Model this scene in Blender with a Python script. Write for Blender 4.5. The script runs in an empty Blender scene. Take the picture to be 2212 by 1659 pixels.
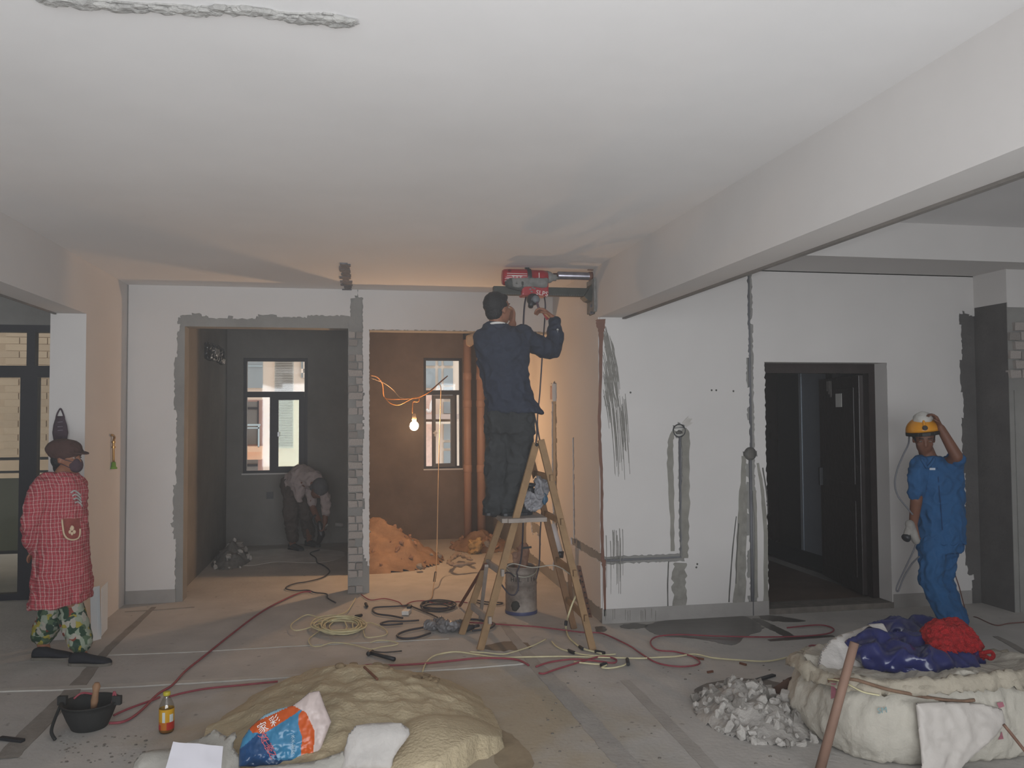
import bpy, bmesh, math, random
from mathutils import Vector, Matrix, noise
random.seed(11)
SC = bpy.context.scene
COL = SC.collection
# ------------------------------------------------------------------ camera
F = 1789.0
YAW, PITCH, ROLL, EYE = math.radians(10.79), math.radians(2.09), math.radians(-0.35), 1.72
FWD = Vector((math.sin(YAW)*math.cos(PITCH), math.cos(YAW)*math.cos(PITCH), math.sin(PITCH)))
_r = Vector((math.cos(YAW), -math.sin(YAW), 0)); _u = _r.cross(FWD)
RT = _r*math.cos(ROLL) + _u*math.sin(ROLL)
UP = -_r*math.sin(ROLL) + _u*math.cos(ROLL)
CAM = Vector((0, 0, EYE))
cd = bpy.data.cameras.new('camera'); cd.sensor_width = 36; cd.lens = F/2212*36; cd.clip_start = .05; cd.clip_end = 200
cam = bpy.data.objects.new('camera', cd); COL.objects.link(cam)
M = Matrix.Identity(4)
for i in range(3):
    M[i][0], M[i][1], M[i][2], M[i][3] = RT[i], UP[i], -FWD[i], CAM[i]
cam.matrix_world = M
SC.camera = cam
SC.view_settings.view_transform = 'Standard'; SC.view_settings.look = 'None'
SC.view_settings.gamma = 1; SC.view_settings.use_curve_mapping = False
SC.view_settings.exposure = 0.0
SC.cycles.max_bounces = 7; SC.cycles.diffuse_bounces = 4; SC.cycles.glossy_bounces = 3; SC.cycles.volume_bounces = 0; SC.cycles.adaptive_threshold = .025
# ------------------------------------------------------------------ light
w = bpy.data.worlds.new('overcast'); SC.world = w; w.use_nodes = True
bg = w.node_tree.nodes['Background']; bg.inputs[0].default_value = (.93, .96, 1, 1); bg.inputs[1].default_value = 1.5
def lamp(name, kind, loc, energy, color=(1, 1, 1), to=None, **kw):
    l = bpy.data.lights.new(name, kind); l.energy = energy; l.color = color
    for k, v in kw.items(): setattr(l, k, v)
    o = bpy.data.objects.new(name, l); COL.objects.link(o); o.location = loc
    if to is not None: o.rotation_euler = (Vector(to)-Vector(loc)).to_track_quat('-Z', 'Y').to_euler()
    return o
# the flash built into the camera, just beside the lens
lamp('camera_flash', 'SPOT', CAM + RT*-.03 + UP*.04, 108, (.97, .98, 1), CAM+FWD*5+RT*-.03+UP*1.1, spot_size=math.radians(104), spot_blend=1.0, shadow_soft_size=.012)
# fill light added as daylight from an unseen glazed front behind the photographer
lamp('daylight_fill_rear', 'AREA', (0.3, -1.9, 1.45), 222, (.90, .95, 1), (0.3, 5, 1.75), shape='RECTANGLE', size=6.0, size_y=2.4)
BULB = Vector((.64, 9.05, 1.60))

# ------------------------------------------------------------------ pixel rays used to measure the place
def ray(px, py): return FWD + RT*((px-1106)/F) + UP*((829.5-py)/F)
def fl(px, py, z=0.0):
    d = ray(px, py); return CAM + d*((z-EYE)/d.z)
def aty(px, py, Y):
    d = ray(px, py); return CAM + d*(Y/d.y)
def atx(px, py, X):
    d = ray(px, py); return CAM + d*(X/d.x)
def dep(p): return (p-CAM).dot(FWD)

# ------------------------------------------------------------------ materials
def lin(h):
    if isinstance(h, str):
        h = h.lstrip('#'); c = [int(h[i:i+2], 16)/255 for i in (0, 2, 4)]
        return tuple(x/12.92 if x <= .04045 else ((x+.055)/1.055)**2.4 for x in c)
    return h
def mat(name, col, rough=.85, var=.12, scale=6.0, bump=0.0, bscale=40.0, metal=0.0, spec=.4, coat=0.0, col2=None, alpha=1.0, trans=0.0):
    m = bpy.data.materials.new(name); m.use_nodes = True
    nt = m.node_tree; N = nt.nodes; L = nt.links
    b = N['Principled BSDF']
    b.inputs['Roughness'].default_value = rough; b.inputs['Metallic'].default_value = metal
    b.inputs['Specular IOR Level'].default_value = spec; b.inputs['Coat Weight'].default_value = coat
    b.inputs['Alpha'].default_value = alpha; b.inputs['Transmission Weight'].default_value = trans
    c = lin(col)
    a = tuple(min(1, x*(1-var)) for x in c); d = lin(col2) if col2 else tuple(min(1, x*(1+var)) for x in c)
    tc = N.new('ShaderNodeTexCoord')
    n = N.new('ShaderNodeTexNoise'); n.inputs['Scale'].default_value = scale; n.inputs['Detail'].default_value = 6; n.inputs['Roughness'].default_value = .62
    L.new(tc.outputs['Object'], n.inputs['Vector'])
    r = N.new('ShaderNodeValToRGB'); r.color_ramp.elements[0].position = .3; r.color_ramp.elements[1].position = .7
    r.color_ramp.elements[0].color = (*a, 1); r.color_ramp.elements[1].color = (*d, 1)
    L.new(n.outputs['Fac'], r.inputs['Fac']); L.new(r.outputs['Color'], b.inputs['Base Color'])
    if bump:
        n2 = N.new('ShaderNodeTexNoise'); n2.inputs['Scale'].default_value = bscale; n2.inputs['Detail'].default_value = 5
        L.new(tc.outputs['Object'], n2.inputs['Vector'])
        bp = N.new('ShaderNodeBump'); bp.inputs['Strength'].default_value = bump; bp.inputs['Distance'].default_value = .02
        L.new(n2.outputs['Fac'], bp.inputs['Height']); L.new(bp.outputs['Normal'], b.inputs['Normal'])
    m['ramp'] = r.name
    return m
def emit(name, col, s):
    m = bpy.data.materials.new(name); m.use_nodes = True; nt = m.node_tree
    nt.nodes.remove(nt.nodes['Principled BSDF'])
    e = nt.nodes.new('ShaderNodeEmission'); e.inputs[0].default_value = (*lin(col), 1); e.inputs[1].default_value = s
    nt.links.new(e.outputs[0], nt.nodes['Material Output'].inputs[0]); return m
def glass(name, col=(1, 1, 1), fac=.9, rough=.03):
    m = bpy.data.materials.new(name); m.use_nodes = True; nt = m.node_tree; N = nt.nodes
    N.remove(N['Principled BSDF'])
    t = N.new('ShaderNodeBsdfTransparent'); t.inputs[0].default_value = (*col, 1)
    g = N.new('ShaderNodeBsdfGlossy'); g.inputs['Roughness'].default_value = rough
    x = N.new('ShaderNodeMixShader'); x.inputs[0].default_value = 1-fac
    nt.links.new(t.outputs[0], x.inputs[1]); nt.links.new(g.outputs[0], x.inputs[2]); nt.links.new(x.outputs[0], N['Material Output'].inputs[0])
    return m

# ------------------------------------------------------------------ mesh helpers
WT = {}
def kids(o): return [c for c in bpy.data.objects if c.parent == o]
def tag(o, label=None, cat=None, group=None, kind=None):
    if label: o['label'] = label
    if cat: o['category'] = cat
    if group: o['group'] = group
    if kind: o['kind'] = kind
    return o
def empty(name, loc, label, cat, group=None):
    o = bpy.data.objects.new(name, None); COL.objects.link(o); o.location = loc; o.empty_display_size = .1
    WT[o.name] = Vector(loc); return tag(o, label, cat, group)
def frame_of(d):
    d = d.normalized(); a = Vector((0, 0, 1)) if abs(d.z) < .9 else Vector((1, 0, 0))
    x = d.cross(a).normalized(); return x, d.cross(x).normalized()
def smooth_path(pts, n=6, closed=False):
    P = [Vector(p) for p in pts]; out = []
    m = len(P)
    for i in range(m if closed else m-1):
        if closed: p0, p1, p2, p3 = P[i-1], P[i], P[(i+1) % m], P[(i+2) % m]
        else: p0, p1, p2, p3 = P[max(i-1, 0)], P[i], P[i+1], P[min(i+2, m-1)]
        for k in range(n):
            t = k/n
            out.append(.5*((2*p1)+(p2-p0)*t+(2*p0-5*p1+4*p2-p3)*t*t+(3*p1-p0-3*p2+p3)*t**3))
    if not closed: out.append(P[-1])
    return out
class MB:
    def __init__(s): s.bm = bmesh.new(); s.mi = 0
    def face(s, vs):
        try:
            f = s.bm.faces.new(vs); f.material_index = s.mi; return f
        except ValueError: return None
    def v(s, p): return s.bm.verts.new(p)
    def quad(s, *p): s.face([s.v(q) for q in p]); return s
    def box(s, a, b, R=None, c=None):
        x0, y0, z0 = a; x1, y1, z1 = b
        P = [Vector(p) for p in ((x0,y0,z0),(x1,y0,z0),(x1,y1,z0),(x0,y1,z0),(x0,y0,z1),(x1,y0,z1),(x1,y1,z1),(x0,y1,z1))]
        if R is not None: P = [R @ p + Vector(c or (0,0,0)) for p in P]
        V = [s.v(p) for p in P]
        for f in ((3,2,1,0),(4,5,6,7),(0,1,5,4),(1,2,6,5),(2,3,7,6),(3,0,4,7)): s.face([V[i] for i in f])
        return s
    def bar(s, p0, p1, wa, wb, up=None):
        """square bar between two points"""
        p0, p1 = Vector(p0), Vector(p1); d = (p1-p0).normalized()
        x = d.cross(Vector(up) if up else (Vector((0,0,1)) if abs(d.z) < .95 else Vector((1,0,0)))).normalized(); y = x.cross(d)
        R = [[s.v(p + x*wa/2*i + y*wb/2*j) for i, j in ((-1,-1),(1,-1),(1,1),(-1,1))] for p in (p0, p1)]
        s.face(R[0][::-1]); s.face(R[1])
        for k in range(4): s.face([R[0][k], R[0][(k+1)%4], R[1][(k+1)%4], R[1][k]])
        return s
    def tube(s, pts, r, seg=8, closed=False, caps=True):
        P = [Vector(p) for p in pts]; n = len(P); rings = []
        t = (P[1]-P[0]).normalized(); x, y = frame_of(t)
        for i, p in enumerate(P):
            if closed: t2 = (P[(i+1) % n]-P[i-1])
            else: t2 = (P[min(i+1, n-1)]-P[max(i-1, 0)])
            if t2.length > 1e-7:
                t2.normalize(); q = t.rotation_difference(t2); x = q @ x; y = q @ y; t = t2
            rr = r[i] if isinstance(r, (list, tuple)) else r
            rings.append([s.v(p + (x*math.cos(a)+y*math.sin(a))*rr) for a in (2*math.pi*k/seg for k in range(seg))])
        m = n if closed else n-1
        for i in range(m):
            A, B = rings[i], rings[(i+1) % n]
            for k in range(seg): s.face([A[k], A[(k+1)%seg], B[(k+1)%seg], B[k]])
        if not closed and caps: s.face(rings[0][::-1]); s.face(rings[-1])
        return s
    def cyl(s, p0, p1, r0, r1=None, seg=16): return s.tube([p0, p1], [r0, r0 if r1 is None else r1], seg)
    def lathe(s, c, prof, seg=24, axis=(0,0,1), cap=True):
        c = Vector(c); ax = Vector(axis).normalized(); x, y = frame_of(ax); rings = []
        for r, z in prof:
            rings.append([s.v(c + ax*z + (x*math.cos(2*math.pi*k/seg)+y*math.sin(2*math.pi*k/seg))*r) for k in range(seg)])
        for A, B in zip(rings, rings[1:]):
            for k in range(seg): s.face([A[k], A[(k+1)%seg], B[(k+1)%seg], B[k]])
        if cap: s.face(rings[0][::-1]); s.face(rings[-1])
        return s
    def prism(s, poly, d):
        """poly: list of points, extruded by vector d"""
        d = Vector(d); A = [s.v(p) for p in poly]; B = [s.v(Vector(p)+d) for p in poly]; n = len(A)
        s.face(A); s.face(B[::-1])
        for k in range(n): s.face([A[k], B[k], B[(k+1)%n], A[(k+1)%n]])
        return s
    def ball(s, c, r, sc=(1,1,1), R=None, seg=12, rings=8):
        c = Vector(c); V = []
        def T(p):
            p = Vector((p[0]*sc[0]*r, p[1]*sc[1]*r, p[2]*sc[2]*r))
            return c + (R @ p if R is not None else p)
        top = s.v(T((0,0,1))); bot = s.v(T((0,0,-1)))
        for i in range(1, rings):
            th = math.pi*i/rings
            V.append([s.v(T((math.sin(th)*math.cos(2*math.pi*k/seg), math.sin(th)*math.sin(2*math.pi*k/seg), math.cos(th)))) for k in range(seg)])
        for k in range(seg):
            s.face([top, V[0][k], V[0][(k+1)%seg]]); s.face([bot, V[-1][(k+1)%seg], V[-1][k]])
        for A, B in zip(V, V[1:]):
            for k in range(seg): s.face([A[k], B[k], B[(k+1)%seg], A[(k+1)%seg]])
        return s
    def capsule(s, p0, r0, p1, r1, seg=12):
        p0, p1 = Vector(p0), Vector(p1); d = (p1-p0)
        if d.length < 1e-6: d = Vector((0,0,1e-4)); p1 = p0+d
        u = d.normalized(); x, y = frame_of(u); rings = []
        for a in (-80, -50, -20, 0):
            a = math.radians(a); rings.append((p0+u*math.sin(a)*r0, r0*math.cos(a)))
        for a in (0, 20, 50, 80):
            a = math.radians(a); rings.append((p1+u*math.sin(a)*r1, r1*math.cos(a)))
        RR = [[s.v(c+(x*math.cos(2*math.pi*k/seg)+y*math.sin(2*math.pi*k/seg))*r) for k in range(seg)] for c, r in rings]
        s.face(RR[0][::-1]); s.face(RR[-1])
        for A, B in zip(RR, RR[1:]):
            for k in range(seg): s.face([A[k], A[(k+1)%seg], B[(k+1)%seg], B[k]])
        return s
    def loft(s, secs, seg=24, power=2.0):
        """secs: (center, half axis vector a, half axis vector b); closed ends"""
        RR = []
        for c, a, b in secs:
            c, a, b = Vector(c), Vector(a), Vector(b); ring = []
            for k in range(seg):
                t = 2*math.pi*k/seg; ct, st = math.cos(t), math.sin(t); e = 2/power
                ring.append(s.v(c + a*math.copysign(abs(ct)**e, ct) + b*math.copysign(abs(st)**e, st)))
            RR.append(ring)
        s.face(RR[0][::-1]); s.face(RR[-1])
        for A, B in zip(RR, RR[1:]):
            for k in range(seg): s.face([A[k], A[(k+1)%seg], B[(k+1)%seg], B[k]])
        return s
    def crumple(s, amp, freq, seed=0.0, fold=0.0):
        s.bm.normal_update(); o = Vector((seed*7.3, seed*3.1, seed*1.7))
        for v_, n_ in [(v_, v_.normal.copy()) for v_ in s.bm.verts]:
            d = noise.fractal(v_.co*freq+o, 1.0, 2.0, 3)*amp
            if fold: d += (abs(noise.noise(v_.co*freq*1.7+o*2))-.25)*-fold
            v_.co += n_*d
        return s
    def remesh(s, voxel, smooth=4, decimate=0):
        bmesh.ops.recalc_face_normals(s.bm, faces=s.bm.faces)
        me = bpy.data.meshes.new('tmp'); s.bm.to_mesh(me); s.bm.free()
        o = bpy.data.objects.new('tmp', me); COL.objects.link(o)
        r = o.modifiers.new('r', 'REMESH'); r.mode = 'VOXEL'; r.voxel_size = voxel
        if smooth:
            q = o.modifiers.new('s', 'SMOOTH'); q.iterations = smooth; q.factor = .5
        if decimate:
            q = o.modifiers.new('d', 'DECIMATE'); q.ratio = decimate
        dg = bpy.context.evaluated_depsgraph_get(); ev = o.evaluated_get(dg); m2 = bpy.data.meshes.new_from_object(ev)
        s.bm = bmesh.new(); s.bm.from_mesh(m2)
        bpy.data.objects.remove(o); bpy.data.meshes.remove(me); bpy.data.meshes.remove(m2)
        return s
    def build(s, name, m, parent=None, smooth=False, bevel=0, label=None, cat=None, group=None, kind=None, fix=True):
        if fix: bmesh.ops.recalc_face_normals(s.bm, faces=s.bm.faces)
        if bevel:
            bmesh.ops.bevel(s.bm, geom=[e for e in s.bm.edges if len(e.link_faces) == 2 and e.calc_face_angle(0) > .6], offset=bevel, segments=2, profile=.6, affect='EDGES')
        off = Vector((0, 0, 0))
        if parent is not None: off = WT[parent.name]
        elif kind != 'structure' and len(s.bm.verts):
            xs = [v_.co for v_ in s.bm.verts]
            off = Vector(((min(p.x for p in xs)+max(p.x for p in xs))/2, (min(p.y for p in xs)+max(p.y for p in xs))/2, min(p.z for p in xs)))
        if off.length: bmesh.ops.translate(s.bm, verts=s.bm.verts, vec=-off)
        me = bpy.data.meshes.new(name); s.bm.to_mesh(me); s.bm.free()
        for mm in (m if isinstance(m, (list, tuple)) else [m]): me.materials.append(mm)
        if smooth:
            for p in me.polygons: p.use_smooth = True
        o = bpy.data.objects.new(name, me); COL.objects.link(o)
        if parent is not None: o.parent = parent
        else: o.location = off
        WT[o.name] = off
        return tag(o, label, cat, group, kind)
def dup(o, shift, parent=None, label=None):
    c = o.copy(); COL.objects.link(c)
    if parent is not None: c.parent = parent
    else: c.location = o.location + Vector(shift)
    WT[c.name] = WT[o.name] + Vector(shift)
    if label: c['label'] = label
    for k in kids(o): dup(k, shift, c)
    return c
def inst(me, name, parent, loc, rot=(0,0,0), sc=(1,1,1), m=None):
    """one more piece that shares its mesh"""
    o = bpy.data.objects.new(name, me); COL.objects.link(o); o.parent = parent
    o.location = Vector(loc) - WT[parent.name]; o.rotation_euler = rot; o.scale = sc
    WT[o.name] = Vector(loc); return o
def cable(name, pts, r, m, label=None, cat='cable', parent=None, n=6, seg=6, group=None, closed=False):
    return MB().tube(smooth_path(pts, n, closed), r, seg, closed).build(name, m, parent, True, label=label, cat=cat if parent is None else None, group=group)
def text_mesh(name, s, size, m, parent, loc, R, align='CENTER', thick=.0006):
    """flat lettering, R: 3x3 matrix whose columns are reading direction, up, outward"""
    cu = bpy.data.curves.new(name, 'FONT'); cu.body = s; cu.size = size; cu.align_x = align; cu.align_y = 'CENTER'; cu.extrude = thick; cu.resolution_u = 2
    t = bpy.data.objects.new(name, cu); COL.objects.link(t)
    dg = bpy.context.evaluated_depsgraph_get(); me = bpy.data.meshes.new_from_object(t.evaluated_get(dg))
    bpy.data.objects.remove(t)
    me.materials.clear(); me.materials.append(m)
    b = MB(); b.bm.from_mesh(me); bpy.data.meshes.remove(me)
    b.bm.transform(Matrix.Translation(Vector(loc)) @ R.to_4x4())
    return b.build(name, m, parent, fix=False)
def cols(a, b, c): return Matrix((a, b, c)).transposed()
def sheet(name, axis, const, out, u0, u1, v0, v1, cell, keep, thick, m, parent, jit=.35):
    """a coat of plaster on a wall plane (axis 'x' or 'y' = const), broken away where keep(u,v) is false; out: -1/+1 outward sign"""
    nu = max(1, round((u1-u0)/cell)); nv = max(1, round((v1-v0)/cell)); du, dv = (u1-u0)/nu, (v1-v0)/nv
    K = {}
    for i in range(nu):
        for j in range(nv):
            if keep(u0+(i+.5)*du, v0+(j+.5)*dv): K[i, j] = 1
    V, Fs, idx, B = [], [], {}, {}
    def mk(u, v, d): return (u, const+out*d, v) if axis == 'y' else (const+out*d, u, v)
    def edge(i, j):  # vertex beside a removed cell
        n = sum((i+a, j+b) in K for a in (-1, 0) for b in (-1, 0)); return 0 < n < 4 and 0 < i < nu and 0 < j < nv
    def vert(i, j):
        if (i, j) not in idx:
            u, v = u0+i*du, v0+j*dv
            if edge(i, j): u += random.uniform(-jit, jit)*du; v += random.uniform(-jit, jit)*dv
            idx[i, j] = len(V); V.append(mk(u, v, thick)); B[i, j] = (u, v)
        return idx[i, j]
    back = {}
    def bvert(i, j):
        if (i, j) not in back:
            vert(i, j); back[i, j] = len(V); V.append(mk(*B[i, j], 0))
        return back[i, j]
    for (i, j) in K:
        Fs.append((vert(i, j), vert(i+1, j), vert(i+1, j+1), vert(i, j+1)))
        for (a, b, p, q) in ((i-1, j, (i, j+1), (i, j)), (i+1, j, (i+1, j), (i+1, j+1)), (i, j-1, (i, j), (i+1, j)), (i, j+1, (i+1, j+1), (i, j+1))):
            if (a, b) not in K: Fs.append((vert(*p), bvert(*p), bvert(*q), vert(*q)))
    me = bpy.data.meshes.new(name); me.from_pydata(V, [], Fs); me.materials.append(m)
    b = MB(); b.bm.from_mesh(me); bpy.data.meshes.remove(me)
    return b.build(name, m, parent)
def n1(x, y=0.0, z=0.0): return noise.noise(Vector((x, y, z)))
# ------------------------------------------------------------------ shared materials
m_paint = mat('white_limewash', '#cdc9c6', .9, .035, 1.3, .06, 9)
m_ceil = mat('ceiling_putty', '#e2e0df', .9, .05, .8, .05, 6)
m_render = mat('cement_render', '#8d8b87', .95, .14, 2.2, .25, 30)
m_cement_shadow = mat('dark_cement_and_shadow', '#77726d', .95, .2, 1.6, .25, 24)  # dark mortar; also the colour of the shadow strips on the beams
m_room = mat('bare_room_render', '#7d7a76', .95, .16, 1.4, .25, 24)
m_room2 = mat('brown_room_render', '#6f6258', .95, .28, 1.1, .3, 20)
m_wet = mat('wet_cement_slurry', '#55534f', .55, .2, 5, .1, 30)
m_streak = mat('grey_slurry_streak', '#8a877f', .8, .2, 6, .1, 30)
m_slurry = mat('brown_slurry', '#6e4a3b', .55, .15, 9)
m_dark = mat('near_black_metal', '#26272b', .45, .1, 8, spec=.5)
m_frame = mat('charcoal_window_aluminium', '#2c2c33', .5, .08, 6)
m_brick = mat('dusty_grey_brick', '#a39b95', .95, .25, 14, .3, 60)
m_brick2 = mat('dark_grey_brick', '#8c8681', .95, .25, 14, .3, 60)
m_mortar = mat('grey_mortar', '#7f7d7a', .95, .2, 20, .3, 60)
m_cream = mat('cream_facade', '#ead3c0', .9, .06, 1.0)
m_pinkish = mat('pale_pink_facade_brick', '#e0bfae', .9, .12, 14)
m_louvre = mat('grey_louvre', '#c9c1b6', .7, .05, 6)
m_fglass = mat('reflective_far_window_glass', '#9a9fa2', .3, .1, .8)
m_fglass2 = mat('dim_far_window_glass', '#77726f', .3, .1, .8)
m_glass = glass('clear_window_glass', (.97, .99, .98), .95)
m_frost = glass('greenish_window_glass', (.86, .93, .84), .96)

# floor: screed, with sand trodden out around the pile
m_floor = mat('cement_screed', '#b0aca7', .92, .12, 2.5, .18, 35)
def floor_dust():
    nt = m_floor.node_tree; N = nt.nodes; L = nt.links
    r = N[m_floor['ramp']]; b = N['Principled BSDF']
    g = N.new('ShaderNodeNewGeometry'); mp = N.new('ShaderNodeVectorMath'); mp.operation = 'DISTANCE'
    mp.inputs[1].default_value = (.25, 4.6, 0); L.new(g.outputs['Position'], mp.inputs[0])
    n = N.new('ShaderNodeTexNoise'); n.inputs['Scale'].default_value = 3.0; n.inputs['Detail'].default_value = 7; L.new(g.outputs['Position'], n.inputs['Vector'])
    a = N.new('ShaderNodeMath'); a.operation = 'MULTIPLY_ADD'; a.inputs[1].default_value = 1.5; L.new(n.outputs['Fac'], a.inputs[0]); L.new(mp.outputs['Value'], a.inputs[2])
    rp = N.new('ShaderNodeMapRange'); rp.inputs['From Min'].default_value = 1.5; rp.inputs['From Max'].default_value = 2.2; rp.inputs['To Min'].default_value = .8; rp.inputs['To Max'].default_value = 0
    L.new(a.outputs[0], rp.inputs['Value'])
    mx = N.new('ShaderNodeMix'); mx.data_type = 'RGBA'; mx.inputs['B'].default_value = (*lin('#a3947a'), 1)
    L.new(rp.outputs[0], mx.inputs['Factor']); L.new(r.outputs['Color'], mx.inputs['A']); 
    # dark debris specks
    n2 = N.new('ShaderNodeTexNoise'); n2.inputs['Scale'].default_value = 16; n2.inputs['Detail'].default_value = 4; L.new(g.outputs['Position'], n2.inputs['Vector'])
    r2 = N.new('ShaderNodeMapRange'); r2.inputs['From Min'].default_value = .66; r2.inputs['From Max'].default_value = .74; r2.inputs['To Max'].default_value = .5; L.new(n2.outputs['Fac'], r2.inputs['Value'])
    m2 = N.new('ShaderNodeMix'); m2.data_type = 'RGBA'; m2.inputs['B'].default_value = (*lin('#5a554f'), 1)
    L.new(r2.outputs[0], m2.inputs['Factor']); L.new(mx.outputs['Result'], m2.inputs['A']); L.new(m2.outputs['Result'], b.inputs['Base Color'])
floor_dust()

CEIL, YB, YR, XP = 2.945, 8.2, 6.6, 2.0
def S(name): return dict(kind='structure')
floor = MB().box((-6, -2.2, -.15), (7.2, 11.7, 0)).build('floor', m_floor, **S(0))
ceiling = MB().box((-6, -2.2, CEIL), (2.1, 11.7, CEIL+.3)).box((2.1, -2.2, 3.24), (7.2, 11.7, 3.4)).build('ceiling', m_ceil, **S(0))
# ------------------------------------------------------------------ back wall with its two openings
OX0, OX1, OZ1 = -1.565, -.06, 2.565
PX0, PX1, PZ = .145, 2.0, 2.55
wb = MB()
wb.box((-2.1, YB, 0), (OX0, YB+.2, CEIL)).box((OX0, YB, OZ1), (OX1, YB+.2, CEIL))
wb.box((OX1, YB+.012, 0), (PX0, YB+.2, CEIL)).box((PX0, YB, PZ), (PX1, YB+.2, CEIL))
wall_back = wb.build('wall_back', m_render, **S(0))
def nz(x, a=1.0, s=1.0): return n1(x*s, 3.7)*a
def keep_a(x, z):
    if z < .115: return False
    le = -1.64 + nz(z*2.1, .05) + nz(z*9, .012)
    if z < 2.64: 
        return x < le
    top = 2.655 + nz(x*4, .05) + nz(x*15, .012) + (.02 if x > -.9 else 0)
    if x > .02 + nz(z*12, .01): return False
    if x > -.03 and z < 2.86 + nz(x*20, .01): return x < -.03 + nz(z*14, .02)-max(0, 2.76-z)*1.2 and z > top
    return z > top or (x < le and z < 2.72)
sheet('plaster', 'y', YB, -1, -2.06, .09, 0, CEIL, .0215, keep_a, .014, m_paint, wall_back)
def keep_b(x, z):
    if z < .12: return False
    if z < PZ and x > PX0: return False
    e = .083 + nz(z*3+9, .012) + nz(z*17, .008)
    if z > 2.86: return x > .03
    if z < .38: e += .1*max(0, 1-abs(z-.16)/.22)
    return x > e
sheet('plaster', 'y', YB, -1, .02, XP, 0, CEIL, .0155, keep_b, .014, m_paint, wall_back)
# bricks laid bare on the narrow column between the openings
bm_me = []
for k in range(3):
    b = MB().box((-.5, -.5, -.5), (.5, .5, .5))
    for v_ in b.bm.verts: v_.co += Vector([random.uniform(-.06, .06) for _ in range(3)])
    t = b.build('brick', m_brick if k != 1 else m_brick2, wall_back)
    bm_me.append(t.data); bpy.data.objects.remove(t)
for c in range(34):
    z = .042 + c*.0745
    spans = [(-.055, .078)] if c % 3 == 1 else ([(-.055, .008), (.016, .08)] if c % 3 == 0 else [(-.055, .03), (.038, .08)])
    for x0, x1 in spans:
        if random.random() < .07: continue
        inst(random.choice(bm_me), 'brick', wall_back, ((x0+x1)/2, YB+.006+random.uniform(-.005, .005), z), (0, random.uniform(-.02, .02), 0), (x1-x0-.004, .05, .062))
MB().box((-2.06, YB-.02, 0), (OX0-.06, YB, .12)).build('baseboard_back', mat('bare_cement_skirting', '#9a9692', .9, .08, 8, .1), **S(0))
# ------------------------------------------------------------------ rooms behind the openings
YF = 11.5
def hole_wall(b, x0, x1, z0, z1, holes, y0, y1):
    xs = x0
    for (a, c, lo, hi) in holes:
        b.box((xs, y0, z0), (a, y1, z1)); b.box((a, y0, z0), (c, y1, lo)); b.box((a, y0, hi), (c, y1, z1)); xs = c
    b.box((xs, y0, z0), (x1, y1, z1))
def rect(x0, y0, x1, y1, Y):
    a, b = aty(x0, y0, Y), aty(x1, y1, Y); return a.x, b.x, b.z, a.z
W1 = rect(526, 773, 664, 1022, YF); W2 = rect(915, 773, 999, 1012, YF)
b = MB(); hole_wall(b, -2.0, .06, 0, CEIL, [W1], YF, YF+.22)
b.build('wall_rear_dark_room', m_room, **S(0))
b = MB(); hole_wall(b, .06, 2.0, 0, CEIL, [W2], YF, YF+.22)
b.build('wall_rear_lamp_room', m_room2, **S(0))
MB().box((-2.0, YB+.2, 0), (-1.66, YF, CEIL)).build('wall_side_dark_room', m_room, **S(0))
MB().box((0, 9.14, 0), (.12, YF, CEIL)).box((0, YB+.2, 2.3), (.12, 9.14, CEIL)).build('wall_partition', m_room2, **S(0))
# ------------------------------------------------------------------ pier side (the face the bulb lights) and right wall
wc = MB().box((XP, YR, 0), (2.5, 11.7, CEIL))
wall_center = wc.build('wall_center', m_render, **S(0))
CH = [atx(1201, 900, XP).y, atx(1241, 1000, XP).y]       # the two chases on the pier side
def keep_c(y, z):
    if z < .115: return False
    if y > 8.42: return not (z < .5 and n1(y*3, z*3) > .2)
    zz = 2.04+nz(y*20, .02)
    if abs(y-CH[0]-.03) < .10+nz(z*6, .012) and z < zz: return False
    if abs(y-CH[1]) < .022+nz(z*9, .01) and .50 < z < 1.5: return False
    if z > .5 and z < .565 and y < CH[1]+.12: return False
    return True
sheet('plaster', 'x', XP, -1, YR, 9.6, 0, CEIL, .025, keep_c, .012, m_paint, wall_center)
DX0, DX1, DZ = 3.472, 4.655, 2.168
b = MB()
b.box((2.5, YR, 0), (DX0, YR+.22, 3.24)).box((DX0, YR, DZ), (DX1, YR+.22, 3.24)).box((DX1, YR, 0), (5.55, YR+.22, 3.24))
b.box((5.55, 6.22, 0), (7.2, YR+.22, 3.24))
wall_right = b.build('wall_right', m_render, **S(0))
JB = [(aty(1466, 930, YR).x, aty(1466, 930, YR).z), (aty(1619, 980, YR).x, aty(1619, 980, YR).z)]
J0, J1 = JB
zl = aty(1400, 1206, YR).z
def keep_r(x, z):
    if z < .112: return False
    if DX0 < x < DX1 and z < DZ: return False
    for jx, jz in JB:
        if (x-jx)**2+(z-jz)**2 < .058**2: return False
    if abs(x-J1[0]-.004-(.012 if z > J1[1] else 0)) < (.022 if z > J1[1] else .036)+nz(z*7, .012): return False
    if abs(x-J0[0]-.008) < .02+nz(z*6, .008) and zl < z < J0[1]: return False
    if abs(z-zl) < .022 and x < J0[0]+.028: return False
    if x > 5.385 + nz(z*3, .035)+nz(z*11, .012) + (.06 if z < .25 else 0): return z > 2.60 + nz(x*9, .06)
    return True
sheet('plaster', 'y', YR, -1, XP, 5.55, 0, 3.24, .021, keep_r, .012, m_paint, wall_right)
MB().box((5.538, 6.2, 2.66), (5.55, YR, 3.24)).box((5.55, 6.208, 2.62), (7.2, 6.22, 3.24)).build('plaster', m_paint, wall_right)
m_patch = mat('exposed_dark_cement', '#5d5a58', .95, .16, 3, .3, 30)
MB().box((5.35, YR-.004, 0), (5.545, YR, 2.72)).box((5.544, 6.215, 0), (5.55, YR, 2.66)).build('exposed_cement', m_patch, wall_right)
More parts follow.
